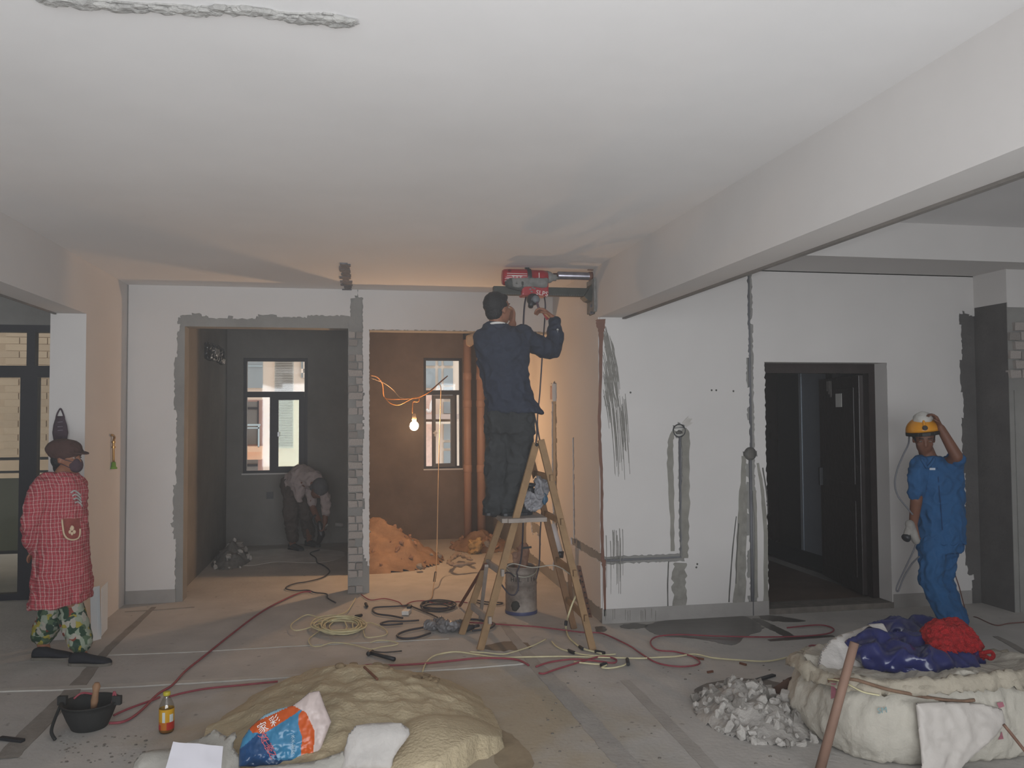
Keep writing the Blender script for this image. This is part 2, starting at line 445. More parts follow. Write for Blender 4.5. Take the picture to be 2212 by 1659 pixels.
MB().box((DX1-.012, YR-.0128, .05), (DX1+.014, YR+.17, DZ+.014)).box((DX0-.005, YR-.0128, DZ-.012), (DX1-.012, YR+.17, DZ+.014)).build('reveal_plaster', m_paint, wall_right)
MB().box((5.6, 6.21, 0), (7.2, 6.22, 1.9)).build('render_coat', m_render, wall_right)
for c in range(6):
    for k in range(6):
        inst(random.choice(bm_me), 'brick', wall_right, (5.60+k*.115+(.055 if c % 2 else 0), 6.212, 2.04+c*.082), (0, random.uniform(-.03, .03), 0), (.105, .05, .068))
m_skirt = bpy.data.materials['bare_cement_skirting']
MB().box((XP-.006, YR-.016, 0), (DX0, YR, .118)).build('baseboard_right', m_skirt, **S(0))
MB().box((DX1, YR-.016, 0), (5.44, YR, .118)).build('baseboard_right', m_skirt, **S(0))
# exposed pipes lying in the chases
m_conduit = mat('grey_conduit', '#6c6c70', .6, .1, 10)
b = MB().cyl((J1[0]+.012, YR-.004, J1[1]+.05), (J1[0]+.012, YR-.004, 2.93), .011).cyl((J1[0]+.004, YR-.004, .0), (J1[0]+.004, YR-.004, J1[1]-.05), .013)
b.build('conduit', m_conduit, wall_right, True)
MB().tube([(J0[0]+.008, YR-.004, J0[1]-.05), (J0[0]+.008, YR-.004, zl), (XP+.02, YR-.004, zl-.004)], .011).build('conduit', m_conduit, wall_right, True)
MB().cyl((XP+.004, CH[1], .53), (XP+.004, CH[1], 1.49), .011).build('conduit', m_conduit, wall_center, True)
# ------------------------------------------------------------------ wet coring streaks: slurry dried on the paint
def ribbon(b, axis, const, out, pts, d=.0018, jit=.25):
    L, R = [], []
    for i, (u, v, h) in enumerate(pts):
        q = (Vector((pts[min(i+1, len(pts)-1)][0]-pts[max(i-1, 0)][0], pts[min(i+1, len(pts)-1)][1]-pts[max(i-1, 0)][1]))).normalized()
        nx, nv = -q.y, q.x
        a, c = h*(1+random.uniform(-jit, jit)), h*(1+random.uniform(-jit, jit))
        L.append((u+nx*a, v+nv*a)); R.append((u-nx*c, v-nv*c))
    def P(t, k): return (t[0], const+out*k, t[1]) if axis == 'y' else (const+out*k, t[0], t[1])
    for i in range(len(pts)-1):
        b.quad(P(L[i], d), P(L[i+1], d), P(R[i+1], d), P(R[i], d))
        b.quad(P(L[i], 0), P(L[i+1], 0), P(L[i+1], d), P(L[i], d)); b.quad(P(R[i], 0), P(R[i+1], 0), P(R[i+1], d), P(R[i], d))
    return b
def px_ribbon(b, pts, Y, const, axis='y', d=.0018, n=6):
    q = []
    for (x, y, h) in pts:
        p = aty(x, y, Y) if axis == 'y' else atx(x, y, Y); q.append((p.x if axis == 'y' else p.y, p.z, h*dep(p)/F))
    s = smooth_path([Vector(t) for t in q], n)
    return ribbon(b, axis, const, -1, [(t.x, t.y, max(.0015, t.z)) for t in s], d)
YP = YR-.012
b = MB()
for pts in ([(1456,930,3),(1448,950,6),(1447,1000,7),(1450,1100,5),(1452,1190,4)], [(1477,925,3),(1480,945,8),(1480,1050,9),(1478,1150,9),(1477,1205,8)],
            [(1605,985,5),(1603,1080,8),(1597,1200,9),(1593,1310,12)], [(1635,1000,3),(1645,1060,4),(1652,1150,5),(1653,1300,6)],
            [(1628,1060,4),(1632,1150,3),(1632,1290,4)]):
    px_ribbon(b, pts, YR, YP)
b.build('slurry_run', m_streak, wall_right)
b = MB()
px_ribbon(b, [(1468,1215,13),(1466,1250,15),(1466,1300,15),(1464,1338,17)], YR, YP)
px_ribbon(b, [(1609,1060,5),(1606,1150,6),(1602,1240,8),(1598,1325,10)], YR, YP, d=.0024)
b.build('slurry_run', mat('grey_brown_slurry_run', '#8b8881', .8, .22, 14, .1), wall_right)
b = MB()
for pts in ([(1443,1212,1.2),(1441,1260,1.2),(1442,1335,1.2)], [(1589,1115,1),(1580,1200,1.3),(1573,1300,1.5)], [(1646,1010,1.6),(1655,1070,1.3),(1657,1110,1)], [(1594,1130,1),(1590,1200,1),(1588,1260,1)]):
    px_ribbon(b, pts, YR, YP, d=.0026)
b.build('drip', m_wet, wall_right)
# spatter thrown off the drill, feathered lines below the pier corner
b = MB()
for k in range(120):
    t = random.random()
    y = 705+t*150; x = 1301+random.random()*min(28, 4+(y-700)*.45); l = random.uniform(20, 80)
    px_ribbon(b, [(x, y, .5), (x+l*.09+1, y+l*.5, .7), (x+l*.16, y+l, .25)], YR, YP, d=random.uniform(.0006, .004), n=2)
for k in range(40):
    x = 1316+random.random()*34; y = 850+random.random()*60; l = random.uniform(40, 150)
    px_ribbon(b, [(x, y, .5), (x+l*.05, y+l*.5, .55), (x+l*.08, y+l, .3)], YR, YP, d=random.uniform(.0006, .003), n=2)
for k in range(15):
    x = random.gauss(1333, 9); y = 1140+random.random()*30; px_ribbon(b, [(x, y, .8), (x+1, y+30, .8), (x+1, y+60+random.random()*60, .3)], YR, YP, d=random.uniform(.0006, .003), n=2)
for k in range(13):
    x = random.uniform(1305, 1420); y = 1312+random.random()*8; px_ribbon(b, [(x, y, .8), (x, y+10, .9), (x, y+22, .5)], YR, YR-.016, d=random.uniform(.0006, .003), n=2)
o = b.build('spatter', mat('dried_grey_spatter', '#807d77', .8, .2, 20), wall_right); o['kind'] = 'stuff'
b = MB()
px_ribbon(b, [(1296,690,10),(1297,708,8),(1297,730,5),(1297,800,3.6),(1294,900,3.2),(1295,960,3.2),(1299,1040,3),(1299,1120,3),(1301,1200,3.4),(1303,1214,5),(1304,1236,3),(1306,1330,2.2)], YR, YP, d=.004)
b.build('brown_drip', m_slurry, wall_right)
# grey tool smears round the boxes
b = MB()
for k in range(16):
    a = random.uniform(.5, 1.1); r0 = .065; l = random.uniform(.02, .09)
    u, v = J0[0]+math.cos(a)*r0, J0[1]+math.sin(a)*r0
    ribbon(b, 'y', YP, -1, [(u, v, .006), (u+math.cos(a)*l*.5, v+math.sin(a)*l*.5, .006), (u+math.cos(a)*l, v+math.sin(a)*l, .002)], random.uniform(.0004, .003))
b.build('smear', mat('faint_grey_smear', '#bdb8b2', .9, .1, 20), wall_right)
b = MB()
for (x, y) in ((1361, 848), (1536, 843), (1546, 843), (1583, 845), (1503, 1225), (1505, 1218)):
    p = aty(x, y, YR); b.lathe((p.x, YP, p.z), [(.009, 0), (.007, .004)], 8, (0, -1, 0))
b.build('dowel_hole', m_wet, wall_right)
# ------------------------------------------------------------------ left side: column, beam, glazed doors
XL = -2.07
b = MB().box((-2.33, 7.0, 0), (XL, YB+.2, 2.53)); b.build('column', m_paint, kind='structure')
MB().box((-2.28, -2.2, 2.53), (XL, YB+.2, CEIL)).build('beam_left', m_paint, **S(0))
MB().box((-2.30, -2.2, 2.52), (-2.285, 6.99, 2.535)).build('shadow_strip_1', m_cement_shadow, **S(0))  # dark strip standing in for the shadow line under the left beam
MB().box((XP-.013, -2.2, 2.52), (2.2, YR+.01, 3.24)).build('beam_right', m_paint, **S(0))
MB().box((2.195, -2.2, 2.507), (2.222, YR, 2.527)).build('shadow_strip_2', m_cement_shadow, **S(0))  # shadowed gap along the beam's lower edge, put in as a dark strip
MB().box((2.2, 5.9, 2.95), (7.2, YR, 3.24)).build('beam_cross', m_paint, **S(0))
MB().box((2.2, YR-.012, 2.942), (7.2, YR-.001, 2.952)).build('shadow_strip_3', m_cement_shadow, **S(0))  # shadow line where cross beam meets wall, drawn as a dark strip
MB().box((-6, 8.6, 2.60), (-2.3, 8.8, CEIL)).build('wall_left_lintel', m_render, **S(0))
MB().box((-6, -2.2, 0), (-5.8, 8.8, CEIL)).build('wall_left', m_paint, **S(0))
MB().box((7.0, -2.2, 0), (7.2, YR, 3.24)).build('wall_far_right', m_paint, **S(0))
b = MB().box((-6, -2.2, 0), (-3.0, -2.0, 3.24)).box((3.6, -2.2, 0), (7.2, -2.0, 3.24)).box((-3.0, -2.2, 2.75), (3.6, -2.0, 3.24))
b.build('wall_front', m_paint, **S(0))
# ------------------------------------------------------------------ windows
def fr(b, x0, x1, z0, z1, y0, y1, t, tt=None):
    """rectangular frame of width t"""
    b.box((x0, y0, z0), (x0+t, y1, z1)).box((x1-(tt or t), y0, z0), (x1, y1, z1)).box((x0+t, y0, z0), (x1-(tt or t), y1, z0+t)).box((x0+t, y0, z1-t), (x1-(tt or t), y1, z1))
def px_box(b, x0, y0, x1, y1, Y, d0, d1):
    a, c = aty(x0, y0, Y), aty(x1, y1, Y); b.box((min(a.x, c.x), Y+d0, min(a.z, c.z)), (max(a.x, c.x), Y+d1, max(a.z, c.z))); return b
Y1 = YF+.03
win1 = MB(); x0, x1, z0, z1 = W1; fr(win1, x0+.001, x1-.001, z0+.001, z1-.001, Y1, Y1+.07, .042)
win1 = win1.build('window_1', m_frame, kind='structure')
px_box(MB(), 532, 846, 657, 858, Y1, -.005, .07).build('transom', m_frame, win1)
px_box(MB(), 583, 858, 592, 1016, Y1, -.005, .07).build('mullion', m_frame, win1)
b = MB(); px_box(b, 590, 858, 601, 1016, Y1, -.02, .04); px_box(b, 646, 858, 658, 1016, Y1, -.02, .04); px_box(b, 601, 858, 646, 864, Y1, -.02, .04); px_box(b, 601, 1008, 646, 1016, Y1, -.02, .04)
sash = b.build('sash', m_frame, win1)
px_box(MB(), 601, 864, 646, 1008, Y1, .005, .012).build('pane', m_frost, sash)
px_box(MB(), 532, 779, 658, 846, Y1, .03, .036).build('pane', m_glass, win1)
px_box(MB(), 532, 858, 584, 1015, Y1, .03, .036).build('pane', m_glass, win1)
p = aty(602, 938, Y1-.02); MB().box((p.x-.012, p.y-.03, p.z-.03), (p.x+.012, p.y, p.z+.03)).build('handle', mat('steel_handle', '#9a9a9a', .35, .05, metal=.8), sash)
p0, p1 = aty(522, 1024, YF), aty(628, 1022, YF); MB().box((p0.x, YF-.015, p0.z-.012), (aty(668, 1023, YF).x, YF+.03, p0.z+.006)).build('sill', m_paint, win1)
win2 = MB(); x0, x1, z0, z1 = W2; fr(win2, x0+.001, x1-.001, z0+.001, z1-.001, Y1, Y1+.07, .034)
win2 = win2.build('window_2', m_frame, kind='structure')
px_box(MB(), 920, 843, 995, 853, Y1, -.005, .07).build('transom', m_frame, win2)
px_box(MB(), 979, 853, 987, 1009, Y1, -.005, .07).build('mullion', m_frame, win2)
px_box(MB(), 920, 779, 995, 843, Y1, .03, .036).build('pane', m_glass, win2)
px_box(MB(), 987, 853, 996, 1009, Y1, .03, .036).build('pane', m_glass, win2)
hx = aty(981, 900, Y1).x; zb, zt = aty(960, 1008, Y1).z, aty(960, 854, Y1).z; sw = .335
a = math.radians(200); R = Matrix.Rotation(a, 3, 'Z'); C0 = (hx, Y1-.01, 0)
b = MB()
for q in (((0, -.02, zb), (.05, .02, zt)), ((sw-.04, -.02, zb), (sw, .02, zt)), ((.05, -.02, zb), (sw-.04, .02, zb+.05)), ((.05, -.02, zt-.05), (sw-.04, .02, zt))): b.box(*q, R=R, c=C0)
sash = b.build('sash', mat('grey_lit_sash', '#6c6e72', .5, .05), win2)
MB().box((.05, -.004, zb+.05), (sw-.04, .004, zt-.05), R=R, c=C0).build('pane', m_glass, sash)
b = MB().box((sw-.035, .02, 1.42), (sw-.015, .05, 1.50), R=R, c=C0).box((sw-.05, .035, 1.46), (sw+.01, .055, 1.48), R=R, c=C0); b.build('handle', mat('white_handle', '#e6e4e0', .4, .03), sash)
p0 = aty(915, 1014, YF); MB().box((p0.x, YF-.015, p0.z-.012), (aty(1000, 1014, YF).x, YF+.03, p0.z+.006)).build('sill', m_paint, win2)
# glazed balcony doors on the left
YG = 8.6
g = MB().box((-5.8, YG, 2.53), (-2.3, YG+.09, 2.60)).box((-5.8, YG, 0), (-2.3, YG+.09, .06))
g = g.build('window_3', m_frame, kind='structure')
zt0, zt1 = aty(50, 815, YG).z, aty(50, 790, YG).z
MB().box((-5.8, YG-.01, zt0), (-2.3, YG+.09, zt1)).build('transom', m_frame, g)
for (xa, xb, ya, yb) in ((59, 76, 716, 790), (45, 75, 815, 1296)): px_box(MB(), xa, ya, xb, yb, YG, -.01, .08).build('mullion', m_frame, g)
MB().box((-4.6, YG, .06), (-4.45, YG+.08, zt0)).build('mullion', m_frame, g)
MB().box((-2.42, YG, .06), (-2.335, YG+.08, 2.53)).build('mullion', m_frame, g)
MB().box((-5.8, YG+.03, .06), (-2.42, YG+.038, zt0)).build('pane', glass('tinted_balcony_glass', (.80, .80, .76), .96), g)
MB().box((-5.8, YG+.03, zt1), (-2.42, YG+.038, 2.53)).build('pane', bpy.data.materials['tinted_balcony_glass'], g)
# unseen glazing behind the photographer, added and sized for the daylight fill
g = MB(); fr(g, -3.0, 3.6, 0, 2.75, -2.15, -2.05, .07)
for x in (-1.35, .3, 1.95): g.box((x-.04, -2.15, .07), (x+.04, -2.05, 2.68))
g.build('unseen_window', m_frame, kind='structure')
# ------------------------------------------------------------------ what stands outside the windows
YO = 18.0
fac = empty('apartment_building', (0, YO, -6), 'cream apartment facade with louvre and balcony seen through the room windows', 'building')
MB().box((-9, YO, -6), (9, YO+.5, 12)).build('wall', m_cream, fac)
def fpx(name, x0, y0, x1, y1, m, d0=-.06, d1=.01, par=fac): return px_box(MB(), x0, y0, x1, y1, YO, d0, d1).build(name, m, par)
m_reveal = mat('pink_balcony_reveal', '#b58f84', .9, .08, 2)
m_peach = mat('peach_balcony_band', '#efc0a0', .9, .04, 2)
m_rail = mat('pale_balcony_rail', '#b9c6cb', .5, .05)
w_ = fpx('window', 500, 770, 568, 838, m_fglass); fpx('window_bar', 500, 790, 568, 792, m_rail, -.09, -.05, w_)
# balcony recess
r_ = fpx('balcony', 500, 864, 568, 966, m_reveal, -.02, .02)
fpx('window', 500, 868, 557, 960, m_fglass2, -.04, 0, r_); fpx('window_bar', 500, 880, 557, 884, m_frame, -.06, -.03, r_); fpx('post', 557, 866, 559, 962, m_frame, -.06, -.03, r_)
fpx('rail', 480, 916, 568, 919, m_rail, -.5, -.45, r_); fpx('rail', 480, 923, 566, 925, m_rail, -.5, -.45, r_); fpx('post', 563, 919, 566, 964, m_rail, -.5, -.45, r_)
fpx('band', 480, 964, 568, 974, m_peach, -.5, .01); fpx('band', 480, 975, 568, 991, m_peach, -.3, .01)
r_ = fpx('balcony', 500, 991, 568, 1060, m_reveal, -.02, .02); fpx('window', 500, 992, 557, 1060, m_fglass2, -.04, 0, r_); fpx('window_bar', 500, 1003, 557, 1007, m_frame, -.06, -.03, r_)
# louvre screen
L_ = fpx('louvre_screen', 594, 700, 634, 968, m_louvre, -.05, .01)
b = MB(); y = 704
while y < 966:
    px_box(b, 595, y, 633, y+1.7, YO, -.10, -.04); y += 3.6
o = b.build('slats', mat('louvre_slat', '#a79f97', .7, .05), L_); o['kind'] = 'stuff'
w_ = fpx('window', 651, 720, 690, 816, m_fglass); fpx('window_bar', 651, 797, 690, 806, m_cream, -.09, -.05, w_); fpx('window_bar', 656, 720, 658, 816, m_cream, -.09, -.05, w_)
# facade seen from the lamp room
b = MB()
fb = fpx('brick_panel', 900, 848, 939, 1080, m_pinkish, -.12, .01)
for (x0, y0, x1, y1) in ((918,760,940,790),(946,760,953,790),(958,760,978,790),(918,796,940,838),(946,796,953,838),(958,796,978,832),(958,836,978,862),(958,868,978,893),(958,914,978,950),(958,956,978,968),(958,974,978,1030)):
    fpx('window', x0, y0, x1, y1, m_fglass, -.05, .01)
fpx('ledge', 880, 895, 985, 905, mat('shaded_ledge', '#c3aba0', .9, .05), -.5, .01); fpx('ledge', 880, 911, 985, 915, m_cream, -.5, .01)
pl = [aty(x, y, YO-.3) for x, y in ((921, 884), (926, 890), (930, 885), (931, 876), (935, 864))]
MB().tube(smooth_path(pl), .035, 6).build('pipe', mat('white_pipe', '#f3efe9', .5, .03), fac, True)
# neighbouring brick block seen through the balcony doors
YN = 13.5
nb = empty('brick_building', (-5, YN, -6), 'pale brick building wall behind the glass balcony doors', 'building')
m_nm = mat('tan_mortar', '#bda790', .95, .08, 8)
MB().box((-9, YN, -6), (-3.2, YN+.4, 8)).build('wall', m_nm, nb)
bb = []
for k, c in enumerate(('#cbb49c', '#cfb8a0', '#c6af98')):
    t = MB().box((-.5, -.5, -.5), (.5, .5, .5)).build('brick', mat('tan_brick_%s' % 'abc'[k], c, .9, .08, 12), nb); bb.append(t.data); bpy.data.objects.remove(t)
for c in range(34):
    for k in range(8):
        inst(random.choice(bb), 'brick', nb, (-6.6+k*.365+(.18 if c % 2 else 0), YN-.005, .72+c*.098), (0, 0, 0), (.352, .05, .086))
MB().box((-9, 10.0, .25), (-3.0, 10.03, 1.05)).build('balustrade_panel', mat('grey_green_panel', '#8d8f80', .5, .04), nb)
bl = empty('balcony_railing', (-4, 9.9, -.1), 'dark metal balcony railing beyond the glass doors', 'railing')
for (y0, y1) in ((988, 994), (1017, 1022), (1190, 1196)):
    z0, z1 = aty(20, y1, 9.9).z, aty(20, y0, 9.9).z
    MB().box((-7, 9.88, z0), (-3.0, 9.92, z1)).build('rail', mat('slate_rail', '#4d4f57', .5, .05) if 'slate_rail' not in bpy.data.materials else bpy.data.materials['slate_rail'], bl)
for x in (-6.9, -5.3, -3.1): MB().box((x, 9.88, -.1), (x+.04, 9.92, aty(20, 988, 9.9).z)).build('post', bpy.data.materials['slate_rail'], bl)
MB().box((-7, 8.8, -.25), (-2.3, 10.1, -.02)).build('balcony_slab', m_render, kind='structure')
# ------------------------------------------------------------------ entrance door and lift lobby
m_door = mat('dark_brown_steel_door', '#2b211f', .35, .25, 5, .15, 18, spec=.5)
m_stone = mat('dark_lobby_stone', '#3a3432', .25, .2, 6)
m_tile = mat('brown_lobby_tile', '#6a574a', .5, .2, 4)
m_steel = mat('brushed_lift_steel', '#8d929b', .4, .06, 3, metal=.35)
b = MB().box((DX0, YR+.1, .0), (DX1, 10.2, .035)); b.build('floor_lobby', m_tile, kind='structure')
MB().box((DX0, YR-.02, 0), (DX1, YR+.22, .05)).build('threshold', mat('stone_threshold', '#6d665f', .8, .25, 14), kind='structure')
MB().box((3.2, 9.7, 0), (6.2, 9.9, 3.2)).build('wall_lobby_end', mat('brown_lobby_wall', '#6b4a3e', .5, .1, 3), kind='structure')
XW = 4.9
lob = MB().box((XW, YR+.23, 0), (XW+.2, 9.7, 3.0)).build('wall_lobby_side', m_stone, kind='structure')
MB().box((DX0-.3, YR+.22, 2.75), (XW, 9.7, 3.0)).build('ceiling_lobby', m_render, kind='structure')
MB().box((3.0, YR+.22, 0), (3.2, 9.7, 3.0)).build('wall_lobby_left', m_render, kind='structure')
MB().box((XW-.02, YR+.6, .035), (XW, 9.7, .2)).build('baseboard_lobby', m_dark, kind='structure')
lift = empty('lift_door', (XW-.01, 8.3, .03), 'grey steel lift door in dark stone surround seen through the entrance', 'lift door')
MB().box((XW-.03, 7.90, .2), (XW, 8.42, 2.4)).build('panel', m_steel, lift)
MB().box((XW-.05, 7.78, .2), (XW, 7.90, 2.5)).build('jamb', m_stone, lift); MB().box((XW-.035, 8.42, .2), (XW, 8.47, 2.5)).build('jamb', mat('bright_steel_edge', '#b9c2c9', .3, .04, metal=.6), lift)
MB().box((XW-.03, 8.47, .2), (XW, 8.95, 2.5)).build('side_panel', mat('polished_black_panel', '#2c2b2c', .28, .1, 3), lift)
door = empty('door_1', (4.6, YR+.1, .05), None, None); door['kind'] = 'structure'
b = MB().box((DX0, YR+.165, 2.07), (DX1-.013, YR+.25, 2.155)).box((4.58, YR+.165, .05), (DX1-.013, YR+.25, 2.07)).box((DX0, YR+.165, .05), (DX0+.03, YR+.25, 2.07))
b.build('door_frame', m_door, door)
a = math.radians(80); R = Matrix.Rotation(a, 3, 'Z'); c0 = (4.60, YR+.25, 0)
leaf = MB().box((0, 0, .06), (.95, .06, 2.06), R=R, c=c0).build('door_leaf', m_door, door, bevel=.006)
b = MB()
for z0, z1 in ((.2, .9), (1.05, 1.95)): b.box((.1, .06, z0), (.84, .068, z1), R=R, c=c0)
b.build('panel', m_door, leaf, bevel=.004)
MB().box((.36, .068, 1.77), (.50, .071, 1.90), R=R, c=c0).build('sticker', mat('white_sticker', '#e9e6e0', .7, .03), leaf)
b = MB()
for k in range(3): b.box((.7-k*.05, .068, 1.93-k*.03), (.72-k*.04, .070, 2.03), R=R, c=c0)
b.build('smudge', mat('white_smudge', '#8d8782', .8, .2), leaf)
MB().box((.86, .066, .98), (.90, .10, 1.16), R=R, c=c0).build('handle', m_dark, leaf, bevel=.004)
# ------------------------------------------------------------------ ceiling damage
m_groove = mat('broken_groove_concrete', '#8f8d89', .95, .3, 16, .5, 50)
b = MB(); pts = [(100,-8,10),(150,-3,10),(220,6,10),(300,12,10),(370,14,9),(430,20,10),(500,16,7),(560,22,7),(620,32,9),(670,36,12),(710,38,14),(735,40,8),(749,40,1)]
q = []
for x, y, h in pts:
    p = fl(x, y, CEIL); q.append(Vector((p.x, p.y, h*dep(p)/F*1.6)))
s_ = smooth_path(q, 7)
def strip_z(b, pts, z0, z1, seed=0):
    L, R_ = [], []
    for i, t in enumerate(pts):
        h = max(.004, t.z)
        L.append((t.x, t.y+h*(1+.35*n1(i*.9, seed)))); R_.append((t.x, t.y-h*(1+.35*n1(i*1.1, seed+5))))
    for i in range(len(pts)-1):
        b.quad((*L[i], z1), (*L[i+1], z1), (*R_[i+1], z1), (*R_[i], z1))
        b.quad((*L[i], z0), (*L[i+1], z0), (*L[i+1], z1), (*L[i], z1)); b.quad((*R_[i], z0), (*R_[i+1], z0), (*R_[i+1], z1), (*R_[i], z1))
strip_z(b, s_, CEIL, CEIL-.006); b.build('chiselled_groove', m_groove, ceiling)
b = MB()
for i in range(0, len(s_)-3, 1):
    t = s_[i]
    for k in range(2):
        h = max(.01, t.z); r = random.uniform(.008, .022)
        b.ball((t.x+random.uniform(-.03, .03), t.y+random.uniform(-.8, 1.0)*h, CEIL-.008), r, (1.8, .8, .5), seg=6, rings=4)
o = b.crumple(.006, 40).build('rubble_edge', m_groove, ceiling); o['kind'] = 'stuff'
b = MB()
for k in range(34):
    t = k/33; cx, cy = 744+t*9, 568+t*74; hw = random.uniform(7, 16)
    a_, c_ = fl(cx-hw*random.uniform(.5, 1), cy, CEIL), fl(cx+hw*random.uniform(.4, 1), cy+.5, CEIL); e_ = fl(cx, cy+2.6, CEIL)
    b.box((a_.x, min(a_.y, e_.y)-.012, CEIL-.007-random.random()*.005), (c_.x, max(a_.y, e_.y)+.012, CEIL))
b.build('chiselled_patch', mat('dark_chiselled_concrete', '#6d6b6e', .95, .3, 20, .4), ceiling)
b = MB()
for (x, y) in ((160, 8), (382, 24), (723, 54)):
    p = fl(x, y, CEIL); b.box((p.x-.003, p.y-.012, CEIL-.003), (p.x+.003, p.y+.012, CEIL))
b.build('wire_end', m_dark, ceiling)
# ------------------------------------------------------------------ floor strips, joints and wet patches
def floor_strip(name, pts, m, h=.004, seed=0):
    """pts: px, py, half width in metres across the line"""
    q = [(fl(x, y), wd) for x, y, wd in pts]; s_ = smooth_path([p for p, _ in q], 8); n = len(s_)
    b = MB(); L, R_ = [], []
    for i, p in enumerate(s_):
        t = i/(n-1)*(len(q)-1); k = min(int(t), len(q)-2); wd = q[k][1]*(1-(t-k))+q[k+1][1]*(t-k)
        d = (s_[min(i+1, n-1)]-s_[max(i-1, 0)]).normalized(); nn = Vector((-d.y, d.x, 0))
        L.append(p+nn*wd*(1+.25*n1(i*.7, seed))); R_.append(p-nn*wd*(1+.25*n1(i*.7, seed+4)))
    up = Vector((0, 0, h))
    for i in range(n-1):
        b.quad(L[i]+up, L[i+1]+up, R_[i+1]+up, R_[i]+up); b.quad(L[i], L[i+1], L[i+1]+up, L[i]+up); b.quad(R_[i], R_[i+1], R_[i+1]+up, R_[i]+up)
    return b.build(name, m, floor)
m_ridge = mat('pale_mortar_ridge', '#b4b0a9', .95, .1, 10, .2)
m_joint = mat('dark_screed_joint', '#87817a', .95, .18, 8, .2)
m_joint2 = mat('grey_screed_band', '#a09b95', .95, .1, 6, .2)
floor_strip('mortar_ridge', [(0,1492,.03),(160,1487,.035),(350,1478,.03),(520,1468,.03),(700,1458,.025)], m_ridge, .008, 1)
floor_strip('mortar_ridge', [(700,1458,.02),(850,1452,.02),(1000,1443,.03),(1135,1432,.03)], m_ridge, .008, 2)
floor_strip('mortar_ridge', [(235,1415,.012),(420,1408,.012),(700,1392,.015),(970,1380,.012)], m_ridge, .005, 3)
floor_strip('screed_joint', [(332,1312,.02),(280,1360,.03),(232,1405,.03),(168,1480,.05),(90,1560,.06),(10,1640,.06)], m_joint, .004, 5)
floor_strip('screed_joint', [(1160,1440,.05),(1200,1480,.06),(1260,1545,.06),(1330,1625,.06),(1370,1665,.06)], m_joint2, .004, 6)
floor_strip('screed_joint', [(1085,1345,.03),(1120,1390,.04),(1160,1440,.045)], m_joint2, .003, 7)
floor_strip('screed_joint', [(1350,1470,.03),(1440,1560,.04),(1540,1665,.04)], m_joint2, .003, 8)
floor_strip('screed_joint', [(270,1322,.01),(340,1318,.01),(420,1312,.012)], m_joint, .003, 9)
def blot(name, pts, m, h=.0025, seed=0):
    q = smooth_path([fl(x, y) for x, y in pts], 5, True); b = MB()
    c = sum(q, Vector())/len(q)
    q = [p+(p-c).normalized()*.03*n1(i*.8, seed) for i, p in enumerate(q)]
    b.prism([p for p in q], (0, 0, h)); return b.build(name, m, floor)
m_puddle = mat('wet_floor', '#5c5853', .3, .2, 5, .05, 20)
blot('wet_patch', [(1395,1352),(1440,1340),(1520,1330),(1600,1330),(1640,1348),(1645,1362),(1610,1376),(1590,1392),(1565,1392),(1530,1384),(1480,1378),(1430,1374),(1400,1362)], m_puddle, seed=1)
blot('wet_patch', [(1340,1352),(1370,1346),(1400,1352),(1380,1358),(1350,1358)], m_puddle, seed=2)
blot('wet_patch', [(1285,1355),(1305,1354),(1310,1362),(1292,1366)], m_puddle, seed=3)
blot('wet_patch', [(1640,1332),(1670,1330),(1712,1336),(1740,1342),(1700,1344),(1655,1340)], m_puddle, seed=4)
floor_strip('wet_patch', [(1632,1336,.03),(1660,1352,.05),(1690,1366,.05),(1712,1380,.04)], m_puddle, .0025, 4)
floor_strip('wet_patch', [(1660,1384,.02),(1710,1380,.035),(1800,1374,.02)], m_puddle, .0027, 4)
blot('damp_patch', [(1040,1398),(1080,1388),(1120,1386),(1150,1398),(1120,1404),(1070,1406)], mat('damp_floor', '#75695c', .7, .15, 8), seed=5)
blot('damp_patch', [(1500,1490),(1560,1470),(1650,1468),(1690,1482),(1640,1500),(1540,1505)], mat('dirty_floor', '#716b65', .9, .25, 9), seed=6)
floor_strip('screed_joint', [(2150,1375,.02),(2180,1390,.03),(2230,1420,.03)], m_joint, .003, 10)
# ------------------------------------------------------------------ people
from mathutils.bvhtree import BVHTree
HR = Vector((RT.x, RT.y, 0)).normalized(); HF = Vector((-HR.y, HR.x, 0))      # across and along the view, level
def J(x, y, Y): return aty(x, y, Y)
def rp(px, Y): return px*(Y*.97)/F
def sec(x, y, hw, Y, dpt, tilt=0.0, yaw=0.0):
    c = aty(x, y, Y); a = HR*math.cos(yaw)+HF*math.sin(yaw); f = -HR*math.sin(yaw)+HF*math.cos(yaw)
    hwm = hw*dep(c)/F
    return (c, a*hwm + Vector((0, 0, tilt*hwm)), f*dpt)
def tor(s_, k=.80): return [(c, a*k, f*k) for c, a, f in s_]
def bvh_of(b): return BVHTree.FromBMesh(b.bm)
def snap(bv, x, y, lift=.004, rayd=None):
    d = ray(x, y); h = bv.ray_cast(CAM, d)
    return (h[0] - d.normalized()*lift) if h[0] is not None else None
def cp(b, *pts):
    """chain of capsules: (x, y, Y, r in metres)"""
    for p, q in zip(pts, pts[1:]): b.capsule(J(*p[:3]), p[3], J(*q[:3]), q[3])
